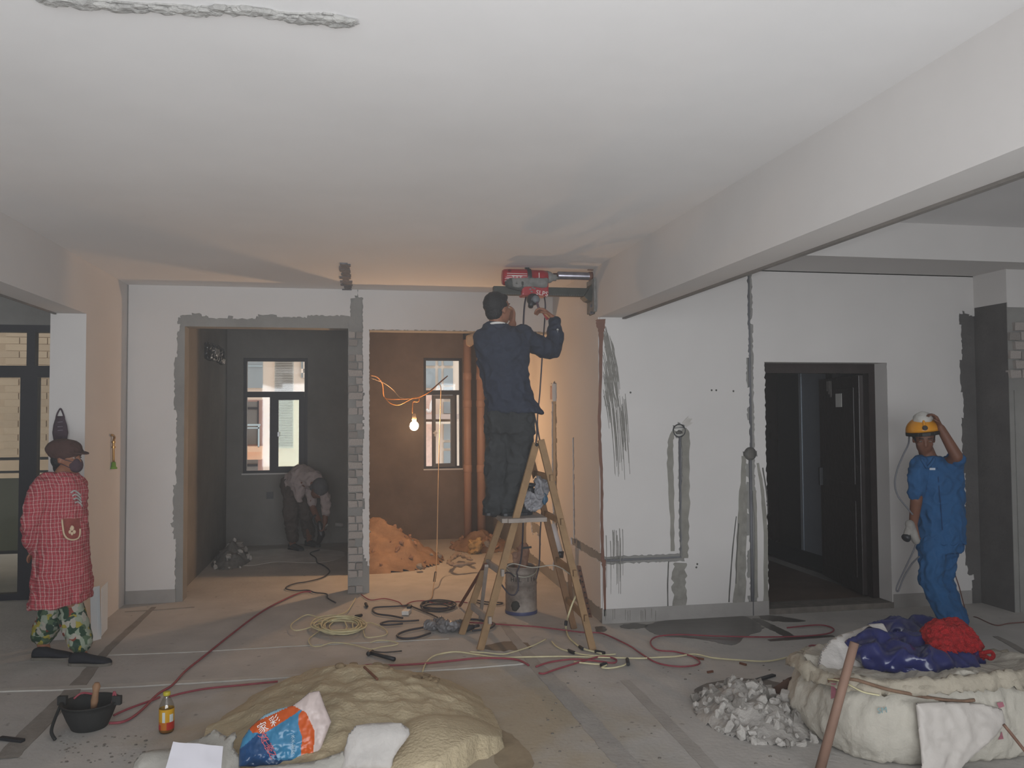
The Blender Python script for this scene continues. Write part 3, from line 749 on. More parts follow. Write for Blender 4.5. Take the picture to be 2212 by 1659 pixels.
def hand(b, wrist, aim, palm_n, size=1.0, curl=.6, thumb=1):
    """palm and five unequal bent fingers; aim: pointing direction, palm_n: where the palm looks"""
    w_ = Vector(wrist); d = Vector(aim).normalized(); n = Vector(palm_n); n = (n-d*n.dot(d)).normalized(); s = d.cross(n)*thumb
    L = .085*size
    for k in (-1, 0, 1): b.capsule(w_+s*.012*k*size, .017*size, w_+d*L+s*.024*k*size, .0135*size)
    for k, ln in zip((-1.5, -.5, .5, 1.5), (.058, .072, .078, .070)):
        p = w_+d*L+s*.019*k*size; ln *= size; a = curl
        q = p+(d*math.cos(a*.6)+n*math.sin(a*.6))*ln*.45; b.capsule(p, .0098*size, q, .0092*size, 8)
        r = q+(d*math.cos(a*1.7)+n*math.sin(a*1.7))*ln*.33; b.capsule(q, .0092*size, r, .0085*size, 8)
        t = r+(d*math.cos(a*2.6)+n*math.sin(a*2.6))*ln*.25; b.capsule(r, .0085*size, t, .0075*size, 8)
    p = w_+d*.028*size+s*.024*size; q = p+(d*.6+s*.65+n*.35).normalized()*.038*size
    b.capsule(p, .0125*size, q, .0105*size, 8); r = q+(d*.85+n*.55).normalized()*.034*size; b.capsule(q, .0105*size, r, .0085*size, 8)
def head(b, c, fwd, up=(0, 0, 1), s=1.0):
    """skull, jaw, nose, brow, lips and ears; fwd is where the face looks"""
    f = Vector(fwd).normalized(); u = Vector(up); u = (u-f*u.dot(f)).normalized(); r = f.cross(u); R = cols(r, f, u); c = Vector(c)
    def P(x, y, z): return c + (r*x+f*y+u*z)*s
    b.ball(P(0, -.012, .03), .1*s, (.76, .96, .86), R, 20, 14)
    b.ball(P(0, .025, -.035), .082*s, (.76, .86, 1.0), R, 18, 12)
    b.ball(P(0, .05, -.085), .04*s, (.9, .85, .7), R)
    b.ball(P(0, .095, -.022), .016*s, (.9, .9, .8), R, 10, 8); b.capsule(P(0, .083, .018), .009*s, P(0, .098, -.018), .012*s)
    b.capsule(P(-.034, .075, .03), .011*s, P(.034, .075, .03), .011*s)
    b.ball(P(-.038, .062, -.02), .024*s, (1, .7, .8), R, 10, 8); b.ball(P(.038, .062, -.02), .024*s, (1, .7, .8), R, 10, 8)
    b.capsule(P(-.02, .079, -.056), .0085*s, P(.02, .079, -.056), .0085*s); b.capsule(P(-.016, .076, -.068), .009*s, P(.016, .076, -.068), .009*s)
    for k in (-1, 1):
        b.ball(P(.074*k, -.012, -.012), .031*s, (.32, .62, 1.0), R, 12, 8)
    return P, R
def eyes(P, R, s, parent, m_white, m_dark_, lid=.75):
    for k in (-1, 1):
        e = MB().ball(P(.031*k, .073, .008), .0125*s, (1.1, .7, lid), R, 10, 8).build('eye', m_white, parent, True)
        MB().ball(P(.031*k, .0805, .008), .006*s, (1, .6, min(1, lid*1.3)), R, 8, 6).build('pupil', m_dark_, e, True)
        MB().capsule(P(.018*k, .083, .034), .004*s, P(.046*k, .077, .034), .0035*s).build('eyebrow', m_dark_, parent, True)
m_skin = mat('tanned_skin', '#8d5f48', .55, .08, 14, .05, 80)
m_skin2 = mat('brown_skin', '#704937', .55, .08, 14)
m_hair = mat('black_hair', '#1b1a1d', .6, .2, 60, .4, 140)
m_eye = mat('eye_white', '#a39a92', .3, .02); m_pup = mat('eye_dark', '#15110f', .3, .05)
def shoe(name, heel, toe, m_up, m_sole, parent, h=.075, wdt=.045):
    heel, toe = Vector(heel), Vector(toe); d = (toe-heel); L = d.length; d.normalize(); s = Vector((0, 0, 1)).cross(d)
    prof = [(0, .62, .55), (.03, .80, .85), (.12, .92, 1.0), (.3, .86, .98), (.45, .88, .80), (.6, 1.0, .66), (.75, 1.04, .55), (.9, .85, .42), (.97, .5, .3), (1.0, .2, .2)]
    b = MB(); b.loft([(heel+d*L*t+Vector((0, 0, h*hh*.5+.012)), s*wdt*ww, Vector((0, 0, h*hh*.5))) for t, ww, hh in prof], 16, 2.4)
    o = b.build(name, m_up, parent, True)
    b = MB(); pts = [heel+d*L*t+s*wdt*1.07*ww for t, ww, hh in prof]+[heel+d*L*t-s*wdt*1.07*ww for t, ww, hh in prof[::-1]]
    b.prism([Vector((p.x, p.y, heel.z)) for p in pts], (0, 0, .02)).build('sole', m_sole, o)
    return o
# ============================ woman in a red plaid smock, left
Yw = 6.43
wm = fl(140, 1428); wbase = Vector((wm.x, Yw, 0))
fw = Vector((.94, -.34, 0)).normalized()
b = MB()
hc = J(147, 990, Yw)
P, R = head(b, hc, (fw.x, fw.y, -.04), s=.98)
b.capsule(hc+Vector((-.015, .0, -.07)), .052, J(130, 1035, Yw), .06)
b.loft(tor([sec(130, 1030, 32, Yw, .07), sec(128, 1060, 45, Yw, .10), sec(130, 1120, 46, Yw, .11), sec(133, 1200, 46, Yw, .12), sec(132, 1250, 46, Yw, .12), sec(130, 1290, 40, Yw, .10)]))
an1, an2 = fl(92, 1420), fl(172, 1432)
k1, k2 = J(112, 1330, Yw+.05), J(155, 1330, Yw-.05)
b.capsule(J(115, 1260, Yw+.05), .085, k1, .058); b.capsule(k1, .058, an1+Vector((0, .0, .10)), .042); b.capsule(an1+Vector((0, 0, .10)), .042, an1+Vector((.02, 0, .04)), .036)
b.capsule(J(150, 1260, Yw-.08), .085, k2, .058); b.capsule(k2, .058, an2+Vector((0, .0, .10)), .042); b.capsule(an2+Vector((0, 0, .10)), .042, an2+Vector((.02, 0, .04)), .036)
for an in (an1, an2): b.capsule(an+Vector((0, 0, .035)), .03, an+Vector((.11, -.03, .03)), .026)
cp(b, (104, 1050, Yw-.10, .045), (84, 1075, Yw-.14, .045), (70, 1130, Yw-.16, .040), (76, 1180, Yw-.02, .032))
hand(b, J(74, 1180, Yw-.01), (.5, .6, -.5), (1, 0, .2), .85, .5)
cp(b, (165, 1045, Yw+.14, .05), (120, 1140, Yw+.2, .042), (84, 1183, Yw+.06, .034)); hand(b, J(88, 1183, Yw+.05), (-.6, -.2, -.5), (1, 0, .2), .85, .5)
b.remesh(.0085, 5)
woman = b.build('person', m_skin, None, True, label='woman in red plaid smock, brown cap and dark mask, hands behind her back', cat='person')
eyes(P, R, .98, woman, m_eye, m_pup, .5)
# plaid cloth
m_plaid = mat('red_plaid_cloth', '#ab4750', .9, .15, 5)
def plaid():
    nt = m_plaid.node_tree; N = nt.nodes; L = nt.links; b = N['Principled BSDF']; r = N[m_plaid['ramp']]
    tc = N.new('ShaderNodeTexCoord'); sx = N.new('ShaderNodeSeparateXYZ')
    wn = N.new('ShaderNodeTexNoise'); wn.inputs['Scale'].default_value = 3.5; L.new(tc.outputs['Object'], wn.inputs['Vector'])
    vm = N.new('ShaderNodeVectorMath'); vm.operation = 'MULTIPLY_ADD'; vm.inputs[1].default_value = (.05, .05, .05); L.new(wn.outputs['Color'], vm.inputs[0]); L.new(tc.outputs['Object'], vm.inputs[2])
    L.new(vm.outputs[0], sx.inputs[0])
    def M_(op, a, c):
        n = N.new('ShaderNodeMath'); n.operation = op
        for i, t in enumerate((a, c)):
            if isinstance(t, (int, float)): n.inputs[i].default_value = t
            else: L.new(t, n.inputs[i])
        return n.outputs[0]
    u = M_('ADD', sx.outputs['X'], M_('MULTIPLY', sx.outputs['Y'], .8)); cur = r.outputs['Color']
    for src, per, wd, colr, f in ((u, .027, .22, '#d8cfc6', .34), (sx.outputs['Z'], .027, .2, '#d8cfc6', .26), (u, .017, .3, '#6d2027', .4), (sx.outputs['Z'], .017, .3, '#6d2027', .35)):
        fr_ = M_('FRACT', M_('DIVIDE', src, per), 0); k = M_('MULTIPLY', M_('LESS_THAN', fr_, wd), f)
        mx = N.new('ShaderNodeMix'); mx.data_type = 'RGBA'; mx.inputs['B'].default_value = (*lin(colr), 1); L.new(k, mx.inputs['Factor']); L.new(cur, mx.inputs['A']); cur = mx.outputs['Result']
    L.new(cur, b.inputs['Base Color'])
plaid()
b = MB()
b.loft([sec(136, 1021, 25, Yw, .085), sec(131, 1030, 44, Yw, .135), sec(132, 1050, 50, Yw, .16), sec(130, 1100, 52, Yw, .175), sec(133, 1150, 52, Yw, .19), sec(134, 1200, 54, Yw, .19), sec(133, 1255, 57, Yw, .225), sec(132, 1302, 60, Yw, .24, .1)], 32)
cp(b, (106, 1040, Yw-.06, .075), (90, 1056, Yw-.12, .080), (80, 1080, Yw-.145, .075), (70, 1130, Yw-.165, .066), (66, 1160, Yw-.12, .06), (74, 1186, Yw-.03, .045))
cp(b, (165, 1046, Yw+.12, .07), (140, 1130, Yw+.2, .062), (95, 1182, Yw+.08, .045))
b.remesh(.0095, 4); b.crumple(.012, 9, 1, .02); bv = bvh_of(b); b.build('smock', m_plaid, woman, True)
m_trim = mat('cream_piping', '#cdb79a', .9, .05); m_pocket = mat('brown_red_pocket', '#8a4640', .9, .2, 30)
pk = MB(); gx = [135+k*4.2 for k in range(10)]; gy = [1120+k*5.4 for k in range(9)]
V_ = {}
for i, x in enumerate(gx):
    for j, y in enumerate(gy):
        yy = y+(3 if 2 < i < 8 else 0)*(j/8); p = snap(bv, x, yy, .007)
        if p is not None: V_[i, j] = (pk.v(p), pk.v(p+HF*.012))
for i in range(9):
    for j in range(8):
        q = [V_.get(t) for t in ((i, j), (i+1, j), (i+1, j+1), (i, j+1))]
        if all(q): pk.face([t[0] for t in q]); pk.face([t[1] for t in q[::-1]])
pk = pk.build('pocket', m_pocket, woman, True)
MB().tube(smooth_path([p for p in (snap(bv, x, y, .011) for x, y in ((134, 1122), (136, 1140), (139, 1155), (147, 1164), (160, 1166), (171, 1160), (173, 1142))) if p], 4), .0062, 6).build('piping', m_trim, pk, True)
b = MB()
for x, y, r in ((155, 1141, .016), (150, 1149, .012), (160, 1149, .012), (155, 1153, .010)):
    p = snap(bv, x, y, .008)
    if p: b.ball(p, r, (1, .5, 1.2), seg=8, rings=6)
b.build('motif', m_trim, pk)
b = MB()
for k in range(4):
    q = [p for p in (snap(bv, x, y, .006) for x, y in ((153+k*3, 1065+k*7), (160+k*2.5, 1060+k*8), (168+k*2, 1064+k*8), (174+k, 1070+k*8))) if p]
    if len(q) > 1: b.tube(smooth_path(q, 4), .0065, 6)
b.build('printed_mark', mat('grey_print', '#a9a5a2', .9, .2, 20), woman, True)
# floral trousers
m_flor = mat('floral_trousers', '#4c5a4a', .9, .2, 10)
def floral():
    nt = m_flor.node_tree; N = nt.nodes; L = nt.links; b = N['Principled BSDF']
    tc = N.new('ShaderNodeTexCoord'); v = N.new('ShaderNodeTexVoronoi'); v.inputs['Scale'].default_value = 25
    n = N.new('ShaderNodeTexNoise'); n.inputs['Scale'].default_value = 14
    mv = N.new('ShaderNodeVectorMath'); mv.operation = 'MULTIPLY_ADD'; mv.inputs[1].default_value = (.09, .09, .09); L.new(tc.outputs['Object'], n.inputs['Vector']); L.new(n.outputs['Color'], mv.inputs[0]); L.new(tc.outputs['Object'], mv.inputs[2]); L.new(mv.outputs[0], v.inputs['Vector'])
    s = N.new('ShaderNodeSeparateColor'); L.new(v.outputs['Color'], s.inputs[0])
    r = N.new('ShaderNodeValToRGB'); r.color_ramp.interpolation = 'CONSTANT'; e = r.color_ramp.elements
    e[0].position = 0; e[0].color = (*lin('#27402f'), 1); e[1].position = .22; e[1].color = (*lin('#8a9382'), 1)
    for p_, c_ in ((.42, '#968c3a'), (.54, '#4d6049'), (.66, '#a09b90'), (.8, '#7c3a2e'), (.87, '#30443a')): q = e.new(p_); q.color = (*lin(c_), 1)
    L.new(s.outputs['Red'], r.inputs['Fac']); L.new(r.outputs['Color'], b.inputs['Base Color'])
floral()
b = MB()
b.capsule(J(114, 1260, Yw+.04), .085, k1, .092); b.capsule(k1, .092, an1+Vector((.0, .01, .17)), .088)
b.capsule(J(145, 1260, Yw-.03), .085, k2, .092); b.capsule(k2, .092, an2+Vector((.0, .01, .15)), .085)
b.remesh(.0095, 3); b.crumple(.01, 12, 3, .012); b.build('trousers', m_flor, woman, True)
m_navy = mat('dark_canvas_shoe', '#27282e', .8, .1, 20); m_sole = mat('worn_rubber_sole', '#6f6a62', .8, .1, 10)
s1, s2 = fl(72, 1424), fl(152, 1436)
shoe('shoe', s1, s1+Vector((.285, -.06, 0)), m_navy, m_sole, woman); shoe('shoe', s2, s2+Vector((.285, -.07, 0)), m_navy, m_sole, woman)
# cap, hair, mask
m_cap = mat('brown_wool_cap', '#4b3531', .95, .15, 20, .2, 90)
b = MB().ball(P(0, -.028, .055), .107, (.93, 1.16, .80), R, 24, 14); b.ball(P(0, -.055, .068), .10, (.98, 1.1, .72), R, 20, 12)
b.capsule(P(-.05, .075, .055), .014, P(.05, .075, .055), .014); b.remesh(.007, 4); b.crumple(.006, 18, 4)
cap = b.build('cap', m_cap, woman, True)
b = MB(); pk_ = []
for t in [i/10 for i in range(11)]:
    a = math.pi*(t); pk_.append(P(-.075*math.cos(a), .068+.085*math.sin(a), .045-.012*math.sin(a)))
b.prism(pk_, tuple(R @ Vector((0, 0, .009)))).build('peak', m_cap, cap, bevel=.003)
b = MB().ball(P(0, -.06, -.012), .085, (.92, .68, .80), R, 18, 10); b.ball(P(0, -.07, -.07), .05, (1, .7, .9), R); b.remesh(.008, 3).build('hair', m_hair, woman, True)
m_mask = mat('dark_purple_mask', '#4a3942', .9, .25, 30)
b = MB().ball(P(0, .068, -.046), .058, (.98, .72, .95), R, 18, 12); b.remesh(.006, 2); b.crumple(.003, 20); mk = b.build('face_mask', m_mask, woman, True)
b = MB()
for k in (-1, 1):
    b.tube(smooth_path([P(.05*k, .075, -.02), P(.075*k, .03, -.005), P(.082*k, -.012, .012)], 4), .003, 6); b.tube(smooth_path([P(.048*k, .07, -.07), P(.075*k, .03, -.045), P(.082*k, -.012, -.03)], 4), .003, 6)
b.build('ear_loop', m_mask, mk, True)

# ============================ man on the ladder, seen from behind
Ym = 6.22
b = MB()
hc = J(1077, 668, Ym); ff = Vector((.80, .55, .12)).normalized()
P, R = head(b, hc, ff, s=1.02)
b.capsule(hc+Vector((-.02, -.01, -.06)), .058, J(1075, 712, Ym), .064)
b.loft(tor([sec(1077, 705, 30, Ym, .07), sec(1085, 722, 52, Ym, .10), sec(1083, 770, 52, Ym, .11), sec(1090, 850, 44, Ym, .10), sec(1095, 900, 44, Ym, .11), sec(1098, 930, 46, Ym, .11)]))
kl, kr = J(1072, 1010, Ym+.03), J(1118, 1010, Ym-.02)
al, ar = J(1066, 1094, Ym+.03), J(1098, 1092, Ym-.02)
b.capsule(J(1078, 925, Ym+.02), .09, kl, .062); b.capsule(kl, .062, al, .042); b.capsule(J(1122, 925, Ym-.02), .09, kr, .062); b.capsule(kr, .062, ar, .042)
fz = aty(1070, 1113, Ym).z
fl_, fr_ = Vector((al.x, al.y, fz)), Vector((ar.x, ar.y, fz))
for p in (fl_, fr_): b.capsule(p+Vector((0, 0, .045)), .034, p+Vector((.12, .05, .035)), .028); b.capsule(p+Vector((0, 0, .10)), .042, p+Vector((0, 0, .045)), .036)
# right arm reaches up to the feed lever
cp(b, (1122, 726, Ym+.02, .055), (1194, 756, Ym+.16, .045), (1196, 690, Ym+.30, .032))
hd = J(1163, 664, Ym+.36) - J(1196, 690, Ym+.30)
hand(b, J(1195, 688, Ym+.305), hd, (-.3, -.2, -1), 1.2, .75, 1)
# left hand raised in front of the face
cp(b, (1052, 732, Ym+.06, .055), (1082, 765, Ym+.30, .045), (1107, 700, Ym+.32, .034))
hand(b, J(1107, 700, Ym+.32), (.05, .05, 1), (-.9, -.3, 0), 1.0, .45, -1)
b.remesh(.0078, 5)
man = b.build('person', m_skin, None, True, label='man in navy jacket and grey trousers working at the drill on the ladder', cat='person')
eyes(P, R, 1.02, man, m_eye, m_pup)
b = MB().ball(P(0, -.03, .04), .104, (.82, 1.0, .93), R, 22, 14); b.ball(P(0, -.055, -.02), .075, (.98, .8, .9), R); b.ball(P(0, .045, .085), .05, (1.1, .8, .6), R)
b.remesh(.0065, 3); b.crumple(.004, 40, 2); b.build('hair', m_hair, man, True)
m_jack = mat('navy_cloth_jacket', '#2a3040', .85, .16, 6, .15, 60)
b = MB()
b.loft([sec(1072, 697, 21, Ym, .075), sec(1074, 708, 34, Ym, .095), sec(1082, 722, 56, Ym, .125), sec(1084, 745, 60, Ym, .14), sec(1087, 785, 57, Ym, .15), sec(1093, 830, 50, Ym, .15), sec(1100, 860, 52, Ym, .155), sec(1110, 885, 60, Ym, .16, -.03), sec(1113, 892, 61, Ym, .16, -.03)], 30)
b.ball(J(1128, 724, Ym+.0), .085, (1.1, 1, .9)); b.ball(J(1046, 730, Ym+.02), .08, (1, 1, 1))
cp(b, (1128, 728, Ym+.01, .085), (1160, 745, Ym+.08, .08), (1192, 757, Ym+.16, .072), (1200, 725, Ym+.23, .066), (1198, 699, Ym+.285, .056))
cp(b, (1045, 732, Ym+.05, .078), (1060, 760, Ym+.22, .072), (1082, 766, Ym+.30, .065), (1100, 722, Ym+.318, .052))
b.remesh(.0085, 4); b.crumple(.013, 8, 6, .028); jk = b.build('jacket', m_jack, man, True)
MB().tube(smooth_path([J(1053, 703, Ym+.03), J(1061, 699, Ym-.06), J(1075, 697, Ym-.082), J(1090, 699, Ym-.055), J(1097, 705, Ym+.04)], 5), .009, 8).build('white_collar', mat('white_collar', '#dcdad6', .8, .03), jk, True)
MB().loft([sec(1075, 712, 27, Ym, .09), sec(1075, 704, 25, Ym, .088), sec(1075, 701, 24, Ym, .083)], 24).build('collar', m_jack, jk, True)
b = MB(); c = J(1203, 716, Ym+.20)
for k in range(3): b.ball(J(1204.5-k*.3, 712+k*5, Ym+.17), .009, seg=8, rings=6)
b.build('button', mat('pale_button', '#b5b4ae', .4, .05), jk)
m_trou = mat('dark_grey_work_trousers', '#323436', .9, .3, 5, .15, 50)
b = MB()
b.loft([sec(1100, 872, 50, Ym, .13), sec(1100, 900, 54, Ym, .14), sec(1100, 935, 55, Ym, .135)], 26)
b.capsule(J(1078, 930, Ym+.02), .102, kl, .088); b.capsule(kl, .088, J(1068, 1092, Ym+.03), .082); b.capsule(J(1122, 930, Ym-.02), .108, kr, .09); b.capsule(kr, .09, J(1096, 1088, Ym-.02), .076)
b.remesh(.0085, 4); b.crumple(.014, 8, 9, .03); b.build('trousers', m_trou, man, True)
m_shoe2 = mat('dark_cloth_shoe', '#2d3134', .85, .15, 20)
shoe('shoe', fl_+Vector((-.075, -.02, 0)), fl_+Vector((.17, .05, 0)), m_shoe2, m_dark, man, .085); shoe('shoe', fr_+Vector((-.06, -.03, 0)), fr_+Vector((.19, .03, 0)), m_shoe2, m_dark, man, .085)

# ============================ man in blue with the yellow helmet, right
Yb = 5.85
b = MB()
hc = J(1996, 948, Yb); ff = Vector((-.45, -.80, -.34)).normalized()
P, R = head(b, hc, ff, (0, 0, 1), 1.0)
b.capsule(hc+Vector((.02, .02, -.06)), .056, J(2006, 990, Yb), .064)
b.loft(tor([sec(2008, 985, 26, Yb, .07), sec(2022, 1000, 48, Yb, .10), sec(2026, 1050, 46, Yb, .11), sec(2030, 1110, 46, Yb, .11), sec(2030, 1145, 42, Yb, .11), sec(2030, 1165, 40, Yb, .11)]))
sb = fl(2030, 1378)
kA, kB = J(2010, 1255, Yb-.06), J(2034, 1255, Yb+.06); aA = Vector((J(2019, 1358, Yb).x, sb.y-.02, .09)); aB = Vector((J(2052, 1358, Yb).x, sb.y+.12, .09))
b.capsule(J(2016, 1175, Yb-.02), .075, kA, .062); b.capsule(kA, .062, aA, .042); b.capsule(J(2042, 1165, Yb+.03), .09, kB, .062); b.capsule(kB, .062, aB, .042)
for a_ in (aA, aB): b.capsule(a_, .042, a_+Vector((0, 0, -.045)), .036); b.capsule(a_+Vector((0, 0, -.045)), .034, a_+Vector((-.07, -.11, -.055)), .028)
# raised arm: shoulder, elbow out to the right, forearm up to the helmet
cp(b, (2055, 1003, Yb+.02, .056), (2066, 985, Yb-.16, .047), (2032, 925, Yb-.12, .033)); 
cp(b, (2052, 1000, Yb-.06, .05), (2066, 986, Yb-.16, .047))
hand(b, J(2031, 922, Yb-.12), (-.45, .1, 1), (-.9, .3, -.3), 1.0, .75, 1)
cp(b, (1984, 1010, Yb-.02, .055), (1979, 1085, Yb-.02, .045), (1973, 1130, Yb-.10, .033)); hand(b, J(1973, 1130, Yb-.10), (-.1, -.25, -1), (.7, .5, 0), 1.0, .7, -1)
b.remesh(.0078, 5)
blue = b.build('person', m_skin2, None, True, label='man in blue overalls holding a yellow safety helmet on his head', cat='person')
eyes(P, R, 1.0, blue, m_eye, m_pup, .28)
b = MB().ball(P(0, -.03, .02), .1, (.86, .98, .80), R, 18, 12); b.remesh(.008, 3).build('hair', m_hair, blue, True)
m_blue = mat('blue_work_cloth', '#23527f', .85, .10, 6, .12, 60)
b = MB()
b.loft([sec(2007, 986, 22, Yb, .075), sec(2012, 994, 33, Yb, .095), sec(2024, 1003, 50, Yb, .125), sec(2026, 1030, 52, Yb, .14), sec(2030, 1065, 50, Yb, .145), sec(2032, 1100, 50, Yb, .15), sec(2032, 1130, 49, Yb, .155), sec(2032, 1160, 49, Yb, .16), sec(2032, 1172, 49, Yb, .162)], 30)
cp(b, (1986, 1004, Yb-.01, .075), (1981, 1040, Yb-.03, .074), (1979, 1062, Yb-.03, .066))
cp(b, (2054, 1006, Yb+.02, .075), (2064, 994, Yb-.09, .070), (2067, 992, Yb-.12, .066))
b.remesh(.0085, 4); b.crumple(.012, 8, 12, .028); bv = bvh_of(b); sh = b.build('shirt', m_blue, blue, True)
b = MB()
for pts in ([(1991, 992), (1996, 1000), (2002, 1010)], [(2018, 990), (2013, 1000), (2003, 1011)]):
    q = [p for p in (snap(bv, x, y, .004) for x, y in pts) if p]; b.tube(smooth_path(q, 4), .012, 8)
b.build('collar', m_blue, sh, True)
MB().tube(smooth_path([p for p in (snap(bv, x, y, .002) for x, y in ((2024, 1010), (2027, 1035), (2029, 1060), (2032, 1090), (2034, 1120), (2036, 1145))) if p], 4), .004, 6).build('front_seam', mat('dark_blue_seam', '#1c3f68', .9, .05), sh, True)
MB().box((-.022, -.003, -.008), (.022, .003, .008), R=cols(HR, HF, Vector((0, 0, 1))), c=snap(bv, 2014, 1013, .004)).build('badge', mat('pale_badge', '#b9c1cb', .7, .05), sh)
b = MB()
b.loft([sec(2032, 1135, 45, Yb, .13), sec(2031, 1165, 49, Yb, .158), sec(2029, 1190, 46, Yb, .15)], 26)
b.capsule(J(2017, 1180, Yb-.03), .10, kA, .088); b.capsule(kA, .088, aA+Vector((0, 0, -.0)), .088); b.capsule(J(2042, 1180, Yb+.03), .10, kB, .088); b.capsule(kB, .088, aB, .088)
b.remesh(.0085, 4); b.crumple(.013, 8, 15, .03); b.build('trousers', m_blue, blue, True)
for a_ in (aA, aB): h_ = Vector((a_.x+.03, a_.y+.06, 0)); shoe('shoe', h_, h_+Vector((-.15, -.23, 0)), m_navy, m_sole, blue)
m_helm = mat('yellow_helmet_plastic', '#d8901c', .3, .04, 6, coat=.4)
hu = Vector((-.05, .1, 1)); hf_ = Vector((-.5, -.86, -.05)).normalized(); hu = (hu-hf_*hu.dot(hf_)).normalized(); HRm = cols(hf_.cross(hu), hf_, hu); hcc = hc+hu*.062
def HP(x, y, z): return hcc+HRm @ Vector((x, y, z))
b = MB(); secs = []
for t in [i/9 for i in range(10)]:
    a = t*math.pi/2*.97; k = math.cos(a); secs.append((HP(0, -.008, .115*math.sin(a)), HRm @ Vector((.125*k+.002, 0, 0)), HRm @ Vector((0, .148*k+.002, 0))))
b.loft(secs, 28); b.tube(smooth_path([HP(0, .135, .02), HP(0, .10, .085), HP(0, 0, .118), HP(0, -.10, .085), HP(0, -.135, .02)], 5), .011, 8)
he = b.build('helmet', m_helm, blue, True)
b = MB(); ring = []
for k in range(28):
    a = 2*math.pi*k/28; ring.append((math.cos(a)*.128, math.sin(a)*.152+(.035 if math.sin(a) > .2 else 0)*math.sin(a)-.006))
b.prism([HP(x, y, -.028) for x, y in ring], tuple(hu*.026)); b.build('brim', mat('black_helmet_band', '#1d1c1b', .5, .1), he, bevel=.003)
b = MB().lathe(HP(.0, .146, .035), [(.020, 0), (.016, .005)], 14, tuple(hf_+hu*.3)); b.build('emblem', mat('dark_emblem', '#33291f', .5, .1), he)
mc = HP(-.005, .035, .10)
b = MB(); b.ball(mc, .075, (1.0, 1.0, .72), HRm, 20, 12); b.remesh(.007, 3); b.crumple(.006, 22, 5)
o = b.build('dust_mask', mat('white_fibre_mask', '#bdbab4', .95, .06, 20, .1, 60), None, True, label='white cup dust mask pushed up on the yellow helmet', cat='mask')
# grey cable from under the helmet down to the tool in his lower hand
m_gcab = mat('grey_rubber_cable', '#67676c', .6, .08)
cable('tool_cable', [HP(.11, .05, -.03), J(1962, 960, Yb-.05), J(1950, 985, Yb-.05), J(1938, 1015, Yb-.05), J(1933, 1045, Yb-.05), J(1940, 1072, Yb-.07), J(1958, 1095, Yb-.1), J(1972, 1112, Yb-.14)], .0065, m_gcab, 'grey cable looping from the yellow helmet to the hand tool')
tl = empty('hand_grinder', J(1968, 1155, Yb-.12), 'dusty hand tool held low by the man in blue', 'power tool')
b = MB().capsule(J(1965, 1132, Yb-.13), .035, J(1979, 1168, Yb-.13), .03).capsule(J(1962, 1146, Yb-.13), .028, J(1957, 1158, Yb-.13), .024); b.remesh(.008, 2).build('motor_body', mat('dusty_tool_body', '#8d8984', .8, .25, 12), tl, True)
MB().lathe(J(1959, 1160, Yb-.13), [(.022, -.02), (.034, 0), (.034, .02), (.02, .03)], 16, (-.7, -.2, -.5)).build('tool_head', m_dark, tl, True)
cable('tool_cable', [J(1980, 1172, Yb-.13), J(1972, 1192, Yb-.1), J(1958, 1222, Yb-.05), J(1941, 1258, Yb), J(1936, 1274, Yb), J(1941, 1276, Yb), J(1951, 1250, Yb), J(1968, 1220, Yb-.05), J(1986, 1202, Yb-.12)], .006, m_gcab, 'grey cable hanging in a loop below the hand tool')
cable('trailing_wire', [J(2056, 1197, Yb+.2), J(2060, 1230, Yb+.22), J(2072, 1268, Yb+.3), fl(2090, 1330)+Vector((0, 0, .006)), fl(2110, 1335)+Vector((0, 0, .006)), fl(2150, 1352)+Vector((0, 0, .006)), fl(2180, 1348)+Vector((0, 0, .006)), fl(2225, 1345)+Vector((0, 0, .006))], .0042, mat('dull_red_wire', '#6d4742', .6, .1), 'thin dull red wire trailing over the floor behind the man in blue')

# ============================ man bent double in the dark room
Yd = 10.95
b = MB()
hc = J(688, 1058, Yd-.25); ff = Vector((.35, -.25, -1)).normalized(); P, R = head(b, hc, ff, (.8, -.5, .4), 1.0)
b.capsule(J(670, 1035, Yd-.12), .065, hc, .06)
hipc = J(632, 1045, Yd+.05)
b.capsule(hipc, .12, J(650, 1032, Yd), .135); b.capsule(J(650, 1032, Yd), .135, J(672, 1036, Yd-.1), .12)
fA, fB = fl(632, 1187), fl(668, 1179); kA, kB = J(628, 1120, Yd+.0), J(660, 1110, Yd+.12)
b.capsule(J(628, 1055, Yd+.03), .085, kA, .062); b.capsule(kA, .062, fA+Vector((0, 0, .09)), .045); b.capsule(J(640, 1055, Yd+.1), .085, kB, .062); b.capsule(kB, .062, fB+Vector((0, 0, .09)), .045)
for p in (fA, fB): b.capsule(p+Vector((0, 0, .09)), .045, p+Vector((0, 0, .04)), .036); b.capsule(p+Vector((0, 0, .035)), .033, p+Vector((.08, -.10, .03)), .028)
cp(b, (690, 1040, Yd-.22, .05), (704, 1085, Yd-.25, .043), (702, 1128, Yd-.25, .034)); hand(b, J(702, 1128, Yd-.25), (-.2, 0, -1), (-1, 0, 0), 1.0, .8, 1)
cp(b, (668, 1050, Yd-.0, .05), (676, 1098, Yd+.0, .043), (690, 1128, Yd-.12, .034)); hand(b, J(690, 1128, Yd-.12), (.3, 0, -1), (1, 0, 0), 1.0, .8, -1)
b.remesh(.009, 4)
bent = b.build('person', m_skin2, None, True, label='man bent double over a power tool in the dark room', cat='person')
eyes(P, R, 1.0, bent, m_eye, m_pup)
b = MB().ball(P(0, -.025, .04), .112, (.9, 1.05, .92), R, 18, 12); b.ball(P(0, -.05, -.03), .075, (1, .8, 1), R); b.remesh(.008, 3).build('cap', mat('dark_grey_cap', '#55565a', .9, .15, 12), bent, True)
m_shirt = mat('dull_pink_grey_shirt', '#a39593', .9, .12, 5)
